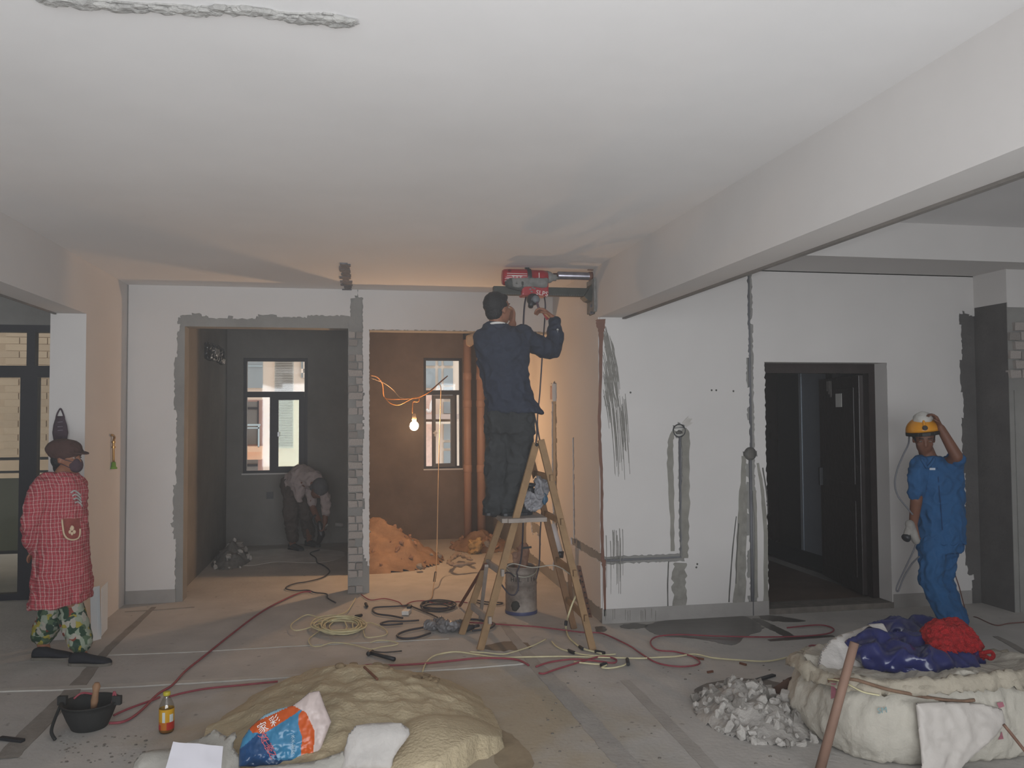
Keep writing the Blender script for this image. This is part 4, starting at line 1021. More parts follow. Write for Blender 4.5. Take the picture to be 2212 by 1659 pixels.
b = MB(); b.capsule(J(634, 1042, Yd+.04), .135, J(650, 1028, Yd), .15); b.capsule(J(650, 1028, Yd), .15, J(676, 1036, Yd-.12), .125); b.capsule(J(645, 1040, Yd-.05), .12, J(647, 1078, Yd-.08), .045)
cp(b, (688, 1038, Yd-.2, .072), (703, 1072, Yd-.25, .066), (705, 1108, Yd-.25, .05)); cp(b, (668, 1048, Yd+.0, .07), (675, 1085, Yd, .06))
b.remesh(.0095, 4); b.crumple(.014, 8, 21, .03); b.build('shirt', m_shirt, bent, True)
m_dtr = mat('dark_brown_trousers', '#4a423e', .9, .2, 6)
b = MB(); b.capsule(J(624, 1046, Yd+.06), .12, J(630, 1066, Yd+.04), .12); b.capsule(J(627, 1062, Yd+.03), .10, kA, .09); b.capsule(kA, .09, fA+Vector((0, 0, .15)), .075); b.capsule(J(640, 1062, Yd+.1), .10, kB, .09); b.capsule(kB, .09, fB+Vector((0, 0, .15)), .075)
b.remesh(.0095, 4); b.crumple(.012, 9, 23, .025); b.build('trousers', m_dtr, bent, True)
for p in (fA, fB): shoe('shoe', Vector((p.x-.04, p.y+.05, 0)), Vector((p.x+.14, p.y-.16, 0)), m_shoe2, m_dark, bent)
tool = empty('demolition_hammer', J(695, 1165, Yd-.2), 'dark power tool held low by the bent man in the dark room', 'power tool')
b = MB().capsule(J(690, 1130, Yd-.2), .03, J(694, 1155, Yd-.2), .05).capsule(J(694, 1155, Yd-.2), .05, J(688, 1172, Yd-.18), .03); b.remesh(.009, 2).build('motor_body', m_dark, tool, True)
MB().tube(smooth_path([J(682, 1112, Yd-.2), J(676, 1122, Yd-.2), J(680, 1134, Yd-.2), J(690, 1140, Yd-.2)], 5), .012, 8).build('loop_handle', m_dark, tool, True)
MB().cyl(J(708, 1132, Yd-.2), J(698, 1140, Yd-.2), .016).build('side_handle', mat('pale_side_handle', '#a8a29a', .6, .1), tool, True)
# ------------------------------------------------------------------ ladder
m_wood = mat('weathered_ladder_wood', '#8f7353', .8, .18, 9, .15, 40)
m_wood_o = mat('dark_ladder_wood', '#7d5f45', .85, .2, 9, .15, 40)
m_wood_g = mat('dusty_grey_wood', '#9a9088', .9, .15, 10)
lad = empty('step_ladder', (1.32, 6.2, 0), 'wooden A-frame step ladder the man in navy stands on', 'ladder')
T1, T2 = J(1158, 957, 6.05), J(1168, 950, 6.02); T3 = J(1132, 985, 6.42); T4 = J(1146, 985, 6.44)
F1, F2, F3, F4 = fl(1037, 1404), fl(1281, 1406), fl(997, 1370), fl(1240, 1358)
b = MB().bar(T1, F1, .052, .034, (0, 1, 0)); b.build('leg', m_wood, lad, bevel=.003)
b = MB().bar(T2, F2, .050, .034, (0, 1, 0)); b.build('leg', m_wood, lad, bevel=.003)
b = MB().bar(T3, F3, .050, .034, (0, 1, 0)); b.build('leg', m_wood, lad, bevel=.003)
b = MB().bar(T4, F4, .048, .034, (0, 1, 0)); b.build('leg', m_wood_o, lad, bevel=.003)
def at(p, q, z): t = (z-p.z)/(q.z-p.z); return p.lerp(q, t)
fz = aty(1070, 1113, Ym).z
for z in (.56, .22):
    p, q = at(T1, F1, z), at(T3, F3, z); e = (q-p).normalized()*.05; MB().bar(p-e, q+e, .022, .05, (0, 0, 1)).build('rung', m_wood_g, lad, bevel=.002)
for z in (1.25, .93, .56, .24):
    p, q = at(T2, F2, z), at(T4, F4, z); e = (q-p).normalized()*.05; MB().bar(p-e, q+e, .022, .045, (0, 0, 1)).build('rung', m_wood, lad, bevel=.002)
p, q = at(T1, F1, fz-.018), at(T3, F3, fz-.018); e = (q-p).normalized()*.06
MB().bar(p-e, q+e, .13, .030, (0, 0, 1)).build('rung', m_wood_g, lad, bevel=.002)
d_ = Vector((.0, 0, 0)); p = (p+q)/2; MB().box((p.x-.10, p.y-.24, fz-.034), (p.x+.24, p.y+.22, fz-.002)).build('tread', m_wood_g, lad, bevel=.003)
MB().cyl(T1+Vector((0, -.03, -.01)), T4+Vector((0, .03, .0)), .012).build('hinge_rod', m_dark, lad, True)
m_string = mat('grey_string', '#a5a196', .9, .1, 12)
MB().tube(smooth_path([at(T1, F1, .55), J(1105, 1218, 6.1), J(1150, 1226, 6.1), J(1200, 1222, 6.1), at(T2, F2, .52)], 5), .004, 6).build('spreader_string', m_string, lad, True)
m_stick = mat('reddish_stick', '#6e4633', .8, .15, 14)
MB().bar(J(1049, 1218, 6.35), fl(993, 1312)+Vector((0, 0, .012)), .022, .018).build('wooden_stick', m_stick, None, bevel=.002, label='short reddish stick leaning on the left legs of the ladder', cat='stick')
MB().bar(J(1051, 1222, 6.15), fl(1037, 1342)+Vector((0, 0, .012)), .028, .02).build('wooden_stick', m_wood_g, None, bevel=.002, label='pale grey stick leaning between the left ladder legs', cat='stick')
MB().bar(J(1228, 1200, 6.5), fl(1236, 1345)+Vector((0, 0, .01)), .03, .02).build('wooden_stick', m_wood_o, None, bevel=.002, label='dark brown batten leaning inside the right ladder legs', cat='stick')
ang = empty('perforated_strip', fl(1275, 1336), 'rusty perforated metal strip leaning beside the right ladder leg', 'metal strip')
p0, p1 = fl(1275, 1336)+Vector((0, 0, .01)), J(1250, 1222, 6.62); m_rust = mat('rusty_metal', '#77594a', .7, .25, 20)
MB().bar(p0, p1, .035, .004).build('strip', m_rust, ang)
b = MB()
for k in range(9):
    c = p0.lerp(p1, (k+.7)/9.6); b.ball(c+Vector((0, -.004, 0)), .008, seg=8, rings=5)
b.build('holes', m_dark, ang)['kind'] = 'stuff'
# plastic bag and tool hung in the ladder
m_pbag = mat('grey_plastic_film', '#8f8e92', .35, .15, 9, .1, 20)
b = MB(); b.ball(J(1170, 1052, 6.22), .075, (.75, .6, 1.0)); b.ball(J(1160, 1078, 6.2), .07, (.8, .6, 1.1)); b.capsule(J(1178, 1040, 6.22), .05, J(1192, 1046, 6.25), .035); b.capsule(J(1160, 1080, 6.2), .05, J(1150, 1098, 6.18), .02); b.capsule(J(1160, 1080, 6.2), .05, J(1130, 1072, 6.16), .035); b.capsule(J(1130, 1070, 6.16), .04, J(1142, 1098, 6.16), .018)
b.remesh(.008, 3); b.crumple(.022, 14, 31, .06); pb = b.build('plastic_bag', m_pbag, None, True, label='crumpled grey plastic bag hung between the ladder legs', cat='bag')
b = MB(); b.ball(J(1176, 1078, 6.2), .04, (.6, .5, 1.2)); b.crumple(.01, 20, 2); b.build('blue_print', mat('blue_plastic_print', '#41627a', .4, .2, 12), pb, True)
gr = empty('water_pump', J(1143, 1075, 6.24), 'black corded tool hanging beside the grey plastic bag in the ladder', 'tool')
b = MB().lathe(J(1144, 1060, 6.24), [(.02, -.07), (.036, -.06), (.038, .0), (.032, .012), (.032, .03), (.045, .035), (.045, .055), (.02, .06)], 16); b.build('tool_body', m_dark, gr, True)
b = MB().lathe(J(1146, 1075, 6.20), [(.012, 0), (.012, .01)], 12, (0, -1, 0)); b.build('badge', mat('pale_round_badge', '#b7b8bb', .5, .1), gr)

# ------------------------------------------------------------------ core drill on its stand
m_red = mat('red_drill_casing', '#9c1c28', .35, .12, 9, coat=.2); m_dust = mat('slurry_caked_metal', '#7d7c79', .9, .3, 14, .3, 40)
m_rail = mat('greasy_dark_rail', '#33352f', .5, .35, 10); m_chrome = mat('scratched_chrome_tube', '#9a97a0', .3, .2, 16, metal=.8)
m_white = mat('white_print', '#d8d3cf', .7, .04)
YD = 6.75
def Q(x, y, dy=0.0): return aty(x, y, YD+dy)
def rm(p): return p*YD*1.0/F
dr = empty('core_drill', Q(1180, 610), 'red core drill on a horizontal rail stand fixed to the pier', 'drill')
ax = Vector((1, 0, 0)); c0 = Q(1083, 599)
def X_(px_, py_): return Q(px_, py_)
L0 = Q(1084, 599); L1 = Q(1181, 598.5)
mb = MB().lathe(L0, [(.02, 0), (.058, .004), (.068, .018), (.071, .06), (.072, .20), (.072, .212), (.075, .214), (.075, .236), (.070, .238), (.068, .34), (.062, L1.x-L0.x)], 28, (1, 0, 0)); mo = mb.build('motor_housing', m_red, dr, True)
b = MB().lathe((L0.x+.205, L0.y, L0.z), [(.0765, 0), (.0785, .008), (.0785, .028), (.0765, .036)], 28, (1, 0, 0), cap=False); b.build('clamp_band', m_dark, mo, True)
b = MB().cyl((L0.x+.205, L0.y, L0.z+.07), (L0.x+.23, L0.y, L0.z+.085), .022, .012); b.build('clamp_screw', m_dark, mo)
b = MB()
for z in (.02, .004):
    b.box((L0.x+.03, L0.y-.0735, L0.z+z), (L0.x+.20, L0.y-.0715, L0.z+z+.004))
b.box((L0.x+.012, L0.y-.073, L0.z-.042), (L0.x+.055, L0.y-.05, L0.z-.039)).box((L0.x+.012, L0.y-.073, L0.z-.024), (L0.x+.055, L0.y-.066, L0.z-.021)).box((L0.x+.30, L0.y-.069, L0.z-.03), (L0.x+.306, L0.y-.06, L0.z+.035))
b.build('white_line', m_white, mo)
text_mesh('lettering', 'TTT', .05, m_white, mo, (L0.x+.115, L0.y-.0735, L0.z-.016), cols((1, 0, 0), (0, 0, 1), (0, -1, 0)))
b = MB().lathe((L0.x+.055, L0.y-.052, L0.z+.045), [(.014, 0), (.014, .008), (.008, .01)], 14, (0, -.7, .7)); b.build('brush_cap', mat('dark_red_cap', '#6a1620', .5, .1), mo)
g0 = Q(1181, 599)
gb = MB().lathe(g0, [(.055, 0), (.045, .035), (.03, .055), (.03, .08), (.018, .084), (.018, .11)], 20, (1, 0, 0)).build('gearbox_nose', m_dust, dr, True)
c1 = Q(1195, 595)
MB().lathe(c1, [(.02, 0), (.022, .04), (.026, .042), (.026, .06)], 18, (1, 0, 0)).build('chuck', mat('rusty_chuck', '#5b3b33', .6, .3, 20, metal=.5), dr, True)
c2 = Q(1204, 595)
MB().lathe(c2, [(.030, 0), (.034, .006), (.034, XP-.02-c2.x-.03), (.036, XP-.02-c2.x-.028), (.036, XP-.014-c2.x)], 24, (1, 0, 0)).build('core_bit', m_chrome, dr, True)
MB().lathe((XP-.045, c2.y, c2.z), [(.037, 0), (.038, .03)], 24, (1, 0, 0)).build('bit_rim', m_slurry, dr, True)
r0 = Q(1065, 628); 
MB().box((r0.x, YD-.035, r0.z-.035), (XP-.05, YD+.03, r0.z+.035)).build('rail', m_rail, dr, bevel=.004)
b = MB()
for k in range(44): b.box((r0.x+.02+k*.02, YD-.037, r0.z-.034), (r0.x+.03+k*.02, YD-.033, r0.z-.022))
b.build('rack_teeth', mat('worn_steel', '#4c4d4a', .5, .2, metal=.5), dr)['kind'] = 'stuff'
k0, k1_ = Q(1123, 613), Q(1181, 645)
ca = MB().box((k0.x, YD-.085, k1_.z+.01), (k1_.x, YD+.07, k0.z+.015)); ca = ca.build('carriage', m_red, dr, bevel=.018)
b = MB().box((Q(1102, 604).x, YD-.095, Q(1102, 622).z), (Q(1178, 604).x, YD-.03, Q(1178, 605).z)); b.remesh(.012, 3); b.crumple(.012, 14, 2); b.build('caked_slurry', m_dust, dr, True)
b = MB().capsule(Q(1102, 612, -.05), .045, Q(1124, 616, -.05), .05); b.build('motor_grip', mat('dark_caked_grip', '#4a4c4a', .9, .3, 14, .3), dr, True)
text_mesh('lettering', 'SLPS', .055, m_white, ca, (Q(1166, 637).x, YD-.0865, Q(1166, 637).z), cols(Vector((1, 0, -.14)).normalized(), Vector((.14, 0, 1)).normalized(), (0, -1, 0)))
b = MB()
for x, y in ((1141, 628), (1146, 625), (1150, 627), (1144, 633)): p = Q(x, y); b.ball((p.x, YD-.086, p.z), .008, (1.4, .5, .8), seg=6, rings=5)
b.build('scuff', m_dust, ca)
h0, h1, h2 = Q(1150, 644, -.14), Q(1158, 646, -.16), Q(1178, 664, -.22)
hb = MB().lathe(Q(1150, 647, -.10), [(.03, -.02), (.045, -.018), (.05, .015), (.042, .05), (.03, .055)], 18, (.25, -.9, -.1)); hb = hb.build('feed_hub', m_dark, dr, True)
MB().lathe(h1, [(.03, -.012), (.034, 0), (.022, .014)], 16, (.25, -.9, .1)).build('hub_cap', mat('scuffed_grey_cap', '#6d7176', .5, .2, 20), hb, True)
MB().cyl(Q(1150, 640, -.09), Q(1146, 662, -.17), .03, .022, 12).build('hub_grip', m_dark, hb, True)
MB().tube([h1, h1.lerp(J(1163, 664, Ym+.36), 1.0), J(1180, 683, Ym+.36)], .010, 10).build('feed_lever', mat('purple_steel_rod', '#5d4954', .4, .1, metal=.3), hb, True)
MB().tube([J(1176, 676, Ym+.36), J(1184, 690, Ym+.36)], .016, 10).build('lever_grip', mat('red_lever_grip', '#a8444a', .5, .08), hb, True)
# foot of the stand
p = Q(1282, 628)
b = MB(); sh_ = [(1276, 622), (1290, 605), (1297, 605), (1306, 640), (1306, 660), (1298, 679), (1284, 679), (1283, 650), (1262, 646), (1258, 637)]
bs = MB().prism([Q(x, y, -.06) for x, y in ((1262, 640), (1283, 606), (1289, 606), (1289, 678), (1282, 678), (1282, 652), (1270, 648))], (0, .14, 0)); bs = bs.build('stand_foot', m_rail, dr, bevel=.004)
MB().box((XP-.036, YD-.12, Q(1290, 677).z), (XP-.014, YD+.10, Q(1290, 606).z)).build('base_plate', m_dust, dr, bevel=.004)
b = MB()
for (x, y) in ((1276, 661), (1276, 676)):
    q = Q(x, y, -.05); b.cyl(q, (XP-.02, q.y, q.z), .008, None, 8); b.lathe(q, [(.014, -.006), (.014, .008)], 6, (1, 0, 0))
b.build('levelling_screw', mat('steel_bolt', '#7c7c84', .4, .1, metal=.7), dr)
MB().box((Q(1268, 586).x, YD-.03, Q(1268, 585).z), (XP-.012, YD-.015, Q(1268, 585).z+.008), ).build('splash_chip', m_slurry, dr)
m_hose = mat('dark_hose', '#43404a', .5, .1, 10)
cable('water_hose', [Q(1136, 642, -.0), J(1133, 660, 6.7), J(1131, 690, 6.65), J(1131, 725, 6.6), J(1138, 800, 6.55), J(1150, 880, 6.5), J(1160, 930, 6.5), J(1152, 985, 6.48), J(1141, 1030, 6.46), J(1133, 1080, 6.5), J(1130, 1130, 6.6), J(1128, 1180, 6.75), J(1124, 1215, 6.86), J(1116, 1236, 6.84)], .0075, m_hose, 'dark water hose dropping from the left of the drill carriage to the metal can')
cable('power_lead', [Q(1176, 642, .0), J(1178, 662, 6.7), J(1176, 700, 6.66), J(1173, 740, 6.62), J(1170, 790, 6.6), J(1166, 850, 6.6), J(1161, 920, 6.62), J(1175, 990, 6.66), J(1182, 1040, 6.72), J(1172, 1090, 6.75), J(1167, 1150, 6.8), J(1165, 1215, 6.88), J(1158, 1250, 6.80)], .006, m_hose, 'dark power lead hanging from the right of the drill carriage beside the pier')
cable('hose_loop', [J(1116, 1236, 6.8), J(1119, 1255, 6.75), J(1119, 1272, 6.72), J(1112, 1284, 6.72), J(1100, 1283, 6.74), J(1085, 1265, 6.78), J(1078, 1248, 6.82), J(1085, 1240, 6.84), J(1100, 1237, 6.9), J(1110, 1245, 6.98)], .007, m_hose, 'dark hose looped over the front of the metal can')

# ------------------------------------------------------------------ metal can
cc = fl(1132, 1330); R_ = 35*dep(cc)/F
m_tin = mat('rusty_dented_tin', '#7b6c61', .6, .45, 5, .15, 14, metal=.25, col2='#a99f96')
cz = aty(1132, 1232, cc.y-R_*.9).z
can = empty('metal_can', (cc.x, cc.y+.12, 0), 'rusty round metal can of slurry standing under the ladder', 'can')
cc = Vector((cc.x, cc.y+.12, 0)); R_ *= 1.0
prof = [(R_*.97, 0), (R_, .012), (R_, .026), (R_*.985, .03), (R_*.985, cz*.60), (R_*1.012, cz*.62), (R_*1.012, cz*.635), (R_*.985, cz*.65), (R_*.985, cz*.84), (R_*1.015, cz*.855), (R_*1.015, cz*.87), (R_*.985, cz*.885), (R_*1.01, cz*.97), (R_*1.03, cz*.985), (R_*1.03, cz), (R_*.97, cz), (R_*.96, cz*.93)]
MB().lathe(cc, prof, 40, cap=False).lathe(cc, [(R_*.97, 0), (.001, 0.001)], 40, cap=False).build('can_body', m_tin, can, True)
MB().lathe(cc, [(R_*1.004, .002), (R_*1.012, .006), (R_*1.012, .026), (R_*1.004, .03)], 40, cap=False).build('blue_base_band', mat('blue_grey_band', '#44486b', .5, .1, 10), can, True)
MB().lathe(cc, [(R_*.96, cz*.92), (.001, cz*.925)], 30, cap=False).build('slurry', mat('brown_water', '#5d4636', .3, .2, 8), can, True)
MB().tube(smooth_path([cc+Vector((-R_*1.03, -.02, cz*.97)), cc+Vector((-R_*.7, -R_*.95, cz*.87)), cc+Vector((0, -R_*1.2, cz*.82)), cc+Vector((R_*.7, -R_*.95, cz*.88)), cc+Vector((R_*1.03, -.02, cz*.97))], 6), .005, 8).build('bail_handle', mat('galvanised_wire', '#a9ab9f', .5, .1, metal=.4), can, True)
def on_can(name, s, size, z, a0, m):
    step = size*.70/R_
    for i, ch in enumerate(s):
        if ch == ' ': continue
        a = a0+(i-(len(s)-1)/2)*step; n = Vector((math.sin(a), -math.cos(a), 0)); t = Vector((math.cos(a), math.sin(a), 0))
        text_mesh(name, ch, size, m, can, cc+n*(R_*.993)+Vector((0, 0, z)), cols(t, (0, 0, 1), n), thick=.0008)
m_ink = mat('faded_black_ink', '#332d2b', .8, .15, 40)
on_can('lettering', 'HIL 116.', .05, cz*.745, .12, m_ink); on_can('lettering', '-  ...-', .035, cz*.54, .2, m_ink)
b = MB(); a = -.55; n = Vector((math.sin(a), -math.cos(a), 0)); b.ball(cc+n*R_*.965+Vector((0, 0, .085)), .045, (1, .5, .95), seg=14, rings=10); b.crumple(.01, 30); b.build('black_patch', mat('black_tar_patch', '#36342f', .8, .2, 20), can, True)
b = MB(); b.capsule(cc+Vector((.0, .02, cz*.92)), .05, cc+Vector((.03, .04, cz+.13)), .055); b.capsule(cc+Vector((.0, .0, cz*.92)), .04, cc+Vector((-.05, .02, cz+.09)), .03); b.remesh(.009, 3); b.crumple(.02, 14, 3, .04)
b.build('crumpled_rag', mat('dirty_orange_rag', '#8a6a58', .8, .3, 12), None, True, label='crumpled dirty rag sticking up out of the metal can', cat='rag')
MB().bar(cc+Vector((.01, -.02, cz+.15)), cc+Vector((.09, -.02, cz+.155)), .014, .016).build('black_clip', m_dark, None, label='small black clip over the rag in the metal can', cat='clip')

# ------------------------------------------------------------------ cables on the floor
m_redc = mat('dusty_red_cable', '#8a3f48', .6, .15, 20); m_yel = mat('pale_yellow_wire', '#cbc39d', .6, .1, 20); m_blk = mat('black_cable', '#39383d', .55, .12, 20); m_tape = mat('black_tape', '#1f1f22', .6, .1)
def flo(pts, z=.012): return [fl(x, y, z) for x, y in pts]
def ccable(name, pts, r, m, label, z=None, **k):
    z = r+.008 if z is None else z
    return cable(name, flo(pts, z), r, m, label, **k)
ccable('extension_cable', [(236,1562),(262,1560),(285,1550),(310,1530),(340,1500),(372,1480),(400,1450),(440,1418),(500,1370),(560,1325),(610,1297),(650,1280),(672,1278)], .0075, m_redc, 'long red cable running diagonally from the rubber bucket to the dark room doorway')
ccable('extension_cable', [(246,1545),(280,1530),(330,1512),(345,1506)], .0065, m_redc, 'short red cable between the rubber bucket and the drink bottle')
ccable('extension_cable', [(365,1505),(400,1496),(450,1487),(520,1480),(600,1472)], .0065, m_redc, 'red cable along the floor between the drink bottle and the sand heap')
ccable('extension_cable', [(708,1464),(740,1450),(790,1437),(850,1437),(920,1433),(980,1427),(1030,1422),(1085,1422),(1120,1426),(1142,1437)], .0075, m_redc, 'red cable bending over the floor behind the sand heap')
ccable('extension_cable', [(980,1343),(1040,1346),(1100,1350),(1160,1354),(1210,1360),(1260,1366),(1300,1368),(1340,1385),(1365,1398),(1385,1412),(1420,1432),(1470,1440),(1510,1434),(1500,1420),(1460,1408),(1420,1404),(1405,1388),(1420,1375),(1470,1371),(1550,1374),(1650,1376),(1740,1374),(1790,1368),(1800,1358),(1770,1350),(1700,1356)], .006, m_redc, 'long red cable looping across the wet floor by the right wall')
ccable('extension_cable', [(1158,1440),(1190,1430),(1240,1424),(1290,1428),(1325,1432),(1330,1424),(1300,1418),(1260,1428),(1220,1440),(1195,1448),(1175,1455),(1164,1454)], .0065, m_redc, 'red cable tangle right of the ladder feet')
ccable('extension_cable', [(780,1284),(800,1296),(830,1293),(860,1300),(870,1308),(880,1306)], .005, m_redc, 'thin red wire by the foot of the brick column')
ccable('extension_cable', [(872,1310),(890,1300),(920,1298),(950,1306),(985,1300),(1010,1302)], .005, m_redc, 'thin red wire near the white plug box')
ccable('twin_wire', [(913,1451),(918,1436),(927,1424),(945,1414),(985,1408),(1030,1414),(1080,1420),(1140,1419),(1220,1418),(1300,1420),(1380,1422),(1420,1420),(1460,1418),(1500,1413),(1540,1421),(1600,1426),(1660,1428),(1720,1416),(1760,1414)], .0055, m_yel, 'pale yellow wire running across the floor to the bulk sack')
ccable('twin_wire', [(1015,1408),(1050,1410),(1085,1413),(1110,1408),(1150,1395),(1180,1380)], .0045, m_yel, 'pale yellow wire end beside the left front ladder foot')
cable('twin_wire', [J(1251, 1262, 5.95), J(1247, 1280, 5.95), J(1236, 1305, 5.98), J(1226, 1335, 6.0), fl(1222, 1352, .03), fl(1228, 1375, .013), fl(1245, 1392, .013), fl(1262, 1402, .013), fl(1285, 1408, .013), fl(1300, 1412, .013)], .007, m_yel, 'yellow wire with taped joints hanging from the right ladder leg')
def joints(lst, r, name):
    par = bpy.data.objects[name]
    for p0, p1 in lst: MB().cyl(p0, p1, r, None, 8).build('tape_joint', m_tape, par)
joints(((J(1251, 1252, 5.95), J(1251, 1268, 5.95)), (fl(1252, 1397, .014), fl(1259, 1402, .014)), (J(1223, 1341, 6.0), J(1222, 1351, 6.0))), .012, 'twin_wire.002')
ccable('twin_wire', [(1192,1385),(1200,1395),(1215,1403),(1235,1408),(1260,1414),(1290,1416),(1330,1413)], .005, m_yel, 'thin yellow wire with a black joint in front of the right ladder foot')
ccable('twin_wire', [(1240,1430),(1280,1434),(1310,1436),(1300,1442),(1320,1443),(1345,1438),(1355,1432)], .0055, m_yel, 'short yellow wire with a black end right of the ladder')
joints(((fl(1228, 1405, .014), fl(1240, 1410, .014)),), .013, 'twin_wire.003')
joints(((fl(1298, 1437, .016), fl(1310, 1434, .016)), (fl(1355, 1424, .016), fl(1357, 1435, .016))), .013, 'twin_wire.004')
joints(((fl(1286, 1407, .016), fl(1306, 1411, .016)),), .013, 'twin_wire')
# coil of pale wire in front of the brick column
b = MB(); random.seed(5)
for k in range(11):
    cx, cy = 733+random.uniform(-14, 14), 1349+random.uniform(-5, 5); rx, ry = random.uniform(28, 52), random.uniform(9, 19); ph = random.random()*6
    pts = [fl(cx+rx*math.cos(2*math.pi*i/14+ph)+random.uniform(-3, 3), cy+ry*math.sin(2*math.pi*i/14+ph), .010+k*.004) for i in range(14)]
    b.tube(smooth_path(pts, 4, True), .0055, 5, True)
coil = b.build('wire_coil', m_yel, None, True, label='loose coil of pale yellow wire in front of the brick column', cat='wire coil')
MB().tube(smooth_path(flo([(700,1338),(665,1328),(640,1340),(628,1352),(640,1362),(680,1352),(720,1332),(750,1320),(768,1292)], .03), 6), .005, 6).build('loose_loop', m_yel, coil, True)
MB().tube(smooth_path(flo([(690,1363),(668,1380),(672,1394),(690,1396),(720,1388),(760,1392),(800,1402),(820,1398),(858,1392),(850,1386),(820,1383),(800,1388)], .012), 6), .0042, 6).build('loose_loop', m_yel, coil, True)
MB().tube(smooth_path(flo([(780,1350),(800,1345),(830,1358),(835,1370),(810,1376),(790,1376),(785,1362)], .014), 6), .0042, 6).build('loose_loop', m_yel, coil, True)
# black flex coils
def coil_px(name, loops, r, m, label):
    b = MB()
    for k, (cx, cy, rx, ry) in enumerate(loops):
        b.tube(smooth_path([fl(cx+rx*math.cos(2*math.pi*i/12)*(1+.06*n1(i*.9, k)), cy+ry*math.sin(2*math.pi*i/12)*(1+.1*n1(i*.7, k+9)), r+.002+.006*k) for i in range(12)], 5, True), r, 6, True)
    return b.build(name, m, None, True, label=label, cat='cable')
coil_px('flex_coil', [(945,1308,36,9),(950,1311,32,8),(942,1313,30,8),(947,1305,38,9)], .007, m_blk, 'black flex coil on the floor below the hanging wire')
ccable('flex', [(870,1335),(845,1330),(815,1326),(805,1318),(812,1312),(850,1310),(880,1308)], .008, m_blk, 'black flex loop left of the white plug box')
ccable('flex', [(905,1340),(870,1342),(840,1342),(822,1347),(835,1350),(870,1347)], .008, m_blk, 'black flex bend in front of the white plug box')
ccable('flex', [(965,1340),(930,1352),(880,1362),(858,1372),(870,1379),(900,1377),(930,1367)], .009, m_blk, 'thick black flex loop left of the taped bundle')
ccable('flex', [(985,1343),(1020,1338),(1050,1342),(1068,1348),(1055,1358),(1020,1362)], .009, m_blk, 'black flex bend right of the taped bundle by the ladder foot')
ccable('flex', [(880,1306),(905,1316),(930,1326),(945,1334)], .007, m_blk, 'black flex between the plug box and the taped bundle')
ccable('flex', [(1020,1294),(1050,1300),(1085,1302),(1075,1306),(1040,1304),(1025,1298)], .006, m_blk, 'small black flex loop behind the left ladder legs')
ccable('flex', [(705,1243),(690,1250),(660,1257),(640,1260),(622,1266),(618,1272),(640,1276),(665,1275),(680,1280),(705,1283),(708,1292),(725,1302)], .0065, m_blk, 'black flex on the orange-lit threshold of the dark room')
ccable('flex', [(690,1188),(670,1195),(682,1205),(685,1215),(700,1222),(712,1233),(705,1243)], .007, m_blk, 'black flex snaking over the dark room floor')
pb_ = empty('plug_box', fl(885, 1322), 'small white socket box on the floor among black cables', 'socket box')
p = fl(870, 1330, .0); d1, d2 = Vector((.96, -.2, 0)).normalized(), Vector((.3, .95, 0)).normalized()
MB().box((0, 0, 0), (.06, .11, .035), R=cols(d1, d2, Vector((0, 0, 1))), c=p+Vector((-.01, 0, .004))).build('box', mat('white_socket_plastic', '#c9c6c1', .5, .05), pb_, bevel=.004)
MB().box((.012, .09, .034), (.045, .15, .06), R=cols(d1, d2, Vector((0, 0, 1))), c=p).build('plug', m_tape, pb_, bevel=.004)
MB().capsule(fl(790, 1304, .02), .014, fl(793, 1310, .02), .012).build('black_plug', m_tape, None, True, label='black plug on the floor right of the brick column', cat='plug')
MB().capsule(fl(769, 1332, .02), .016, fl(780, 1329, .02), .014).build('black_plug', m_tape, None, True, label='black plug lying behind the pale wire coil', cat='plug')
b = MB(); random.seed(3)
for (x, y, r) in ((930,1352,.05),(945,1346,.055),(960,1352,.06),(975,1354,.055),(985,1351,.05),(1005,1353,.04)): b.ball(fl(x, y, r*.8), r, (1.2, .8, .75))
b.remesh(.008, 3); b.crumple(.018, 16, 4, .05); b.build('film_bundle', mat('clear_wrinkled_film', '#6f6d6e', .3, .3, 14, .2), None, True, label='wrinkled clear film bundle on the floor left of the ladder feet', cat='bundle')
b = MB().cyl(fl(1003, 1358, .03), fl(1022, 1354, .03), .028, .02, 12).cyl(fl(1022, 1354, .03), fl(1034, 1351, .03), .012, None, 10); b.build('cable_plug', m_blk, None, True, label='grey cable plug beside the film bundle', cat='plug')
bar = empty('chisel_bit', fl(822, 1418), 'dark steel chisel bar lying on the floor behind the sand heap', 'chisel')
MB().cyl(fl(800, 1410, .02), fl(852, 1424, .018), .013, .015, 10).build('shaft', m_dark, bar, True); MB().capsule(fl(796, 1412, .02), .017, fl(803, 1407, .02), .015).build('head', m_dark, bar, True)
cable('bent_wire', [fl(800, 1406, .02), fl(830, 1409, .012), fl(868, 1406, .012)], .005, m_dark, 'thin dark wire lying beside the chisel bar')
for (x0, y0, x1, y1, lb) in ((0, 1594, 50, 1600, 'dark flat offcut at the left edge of the floor'), (1010, 1525, 1030, 1530, 'tiny brown offcut right of the sand heap')):
    MB().bar(fl(x0, y0, .012), fl(x1, y1, .012), .03, .016).build('offcut', m_dark if x0 == 0 else m_stick, None, bevel=.003, label=lb, cat='offcut')
b = MB()
for k, (x0, y0, x1, y1) in enumerate(((1615,1475,1672,1458),(1598,1432,1612,1436),(1528,1452,1540,1450),(1500,1420,1520,1424))):
    MB().bar(fl(x0, y0, .008), fl(x1, y1, .008), .03 if k == 0 else .012, .012).build('twig', m_dark if k == 0 else m_stick, None, label=('flat dark stick left of the rubble by the bulk sack', 'small brown twig nearest the flat dark stick', 'small brown twig in the dirt patch on the floor', 'small brown twig by the yellow wire')[k], cat='stick')

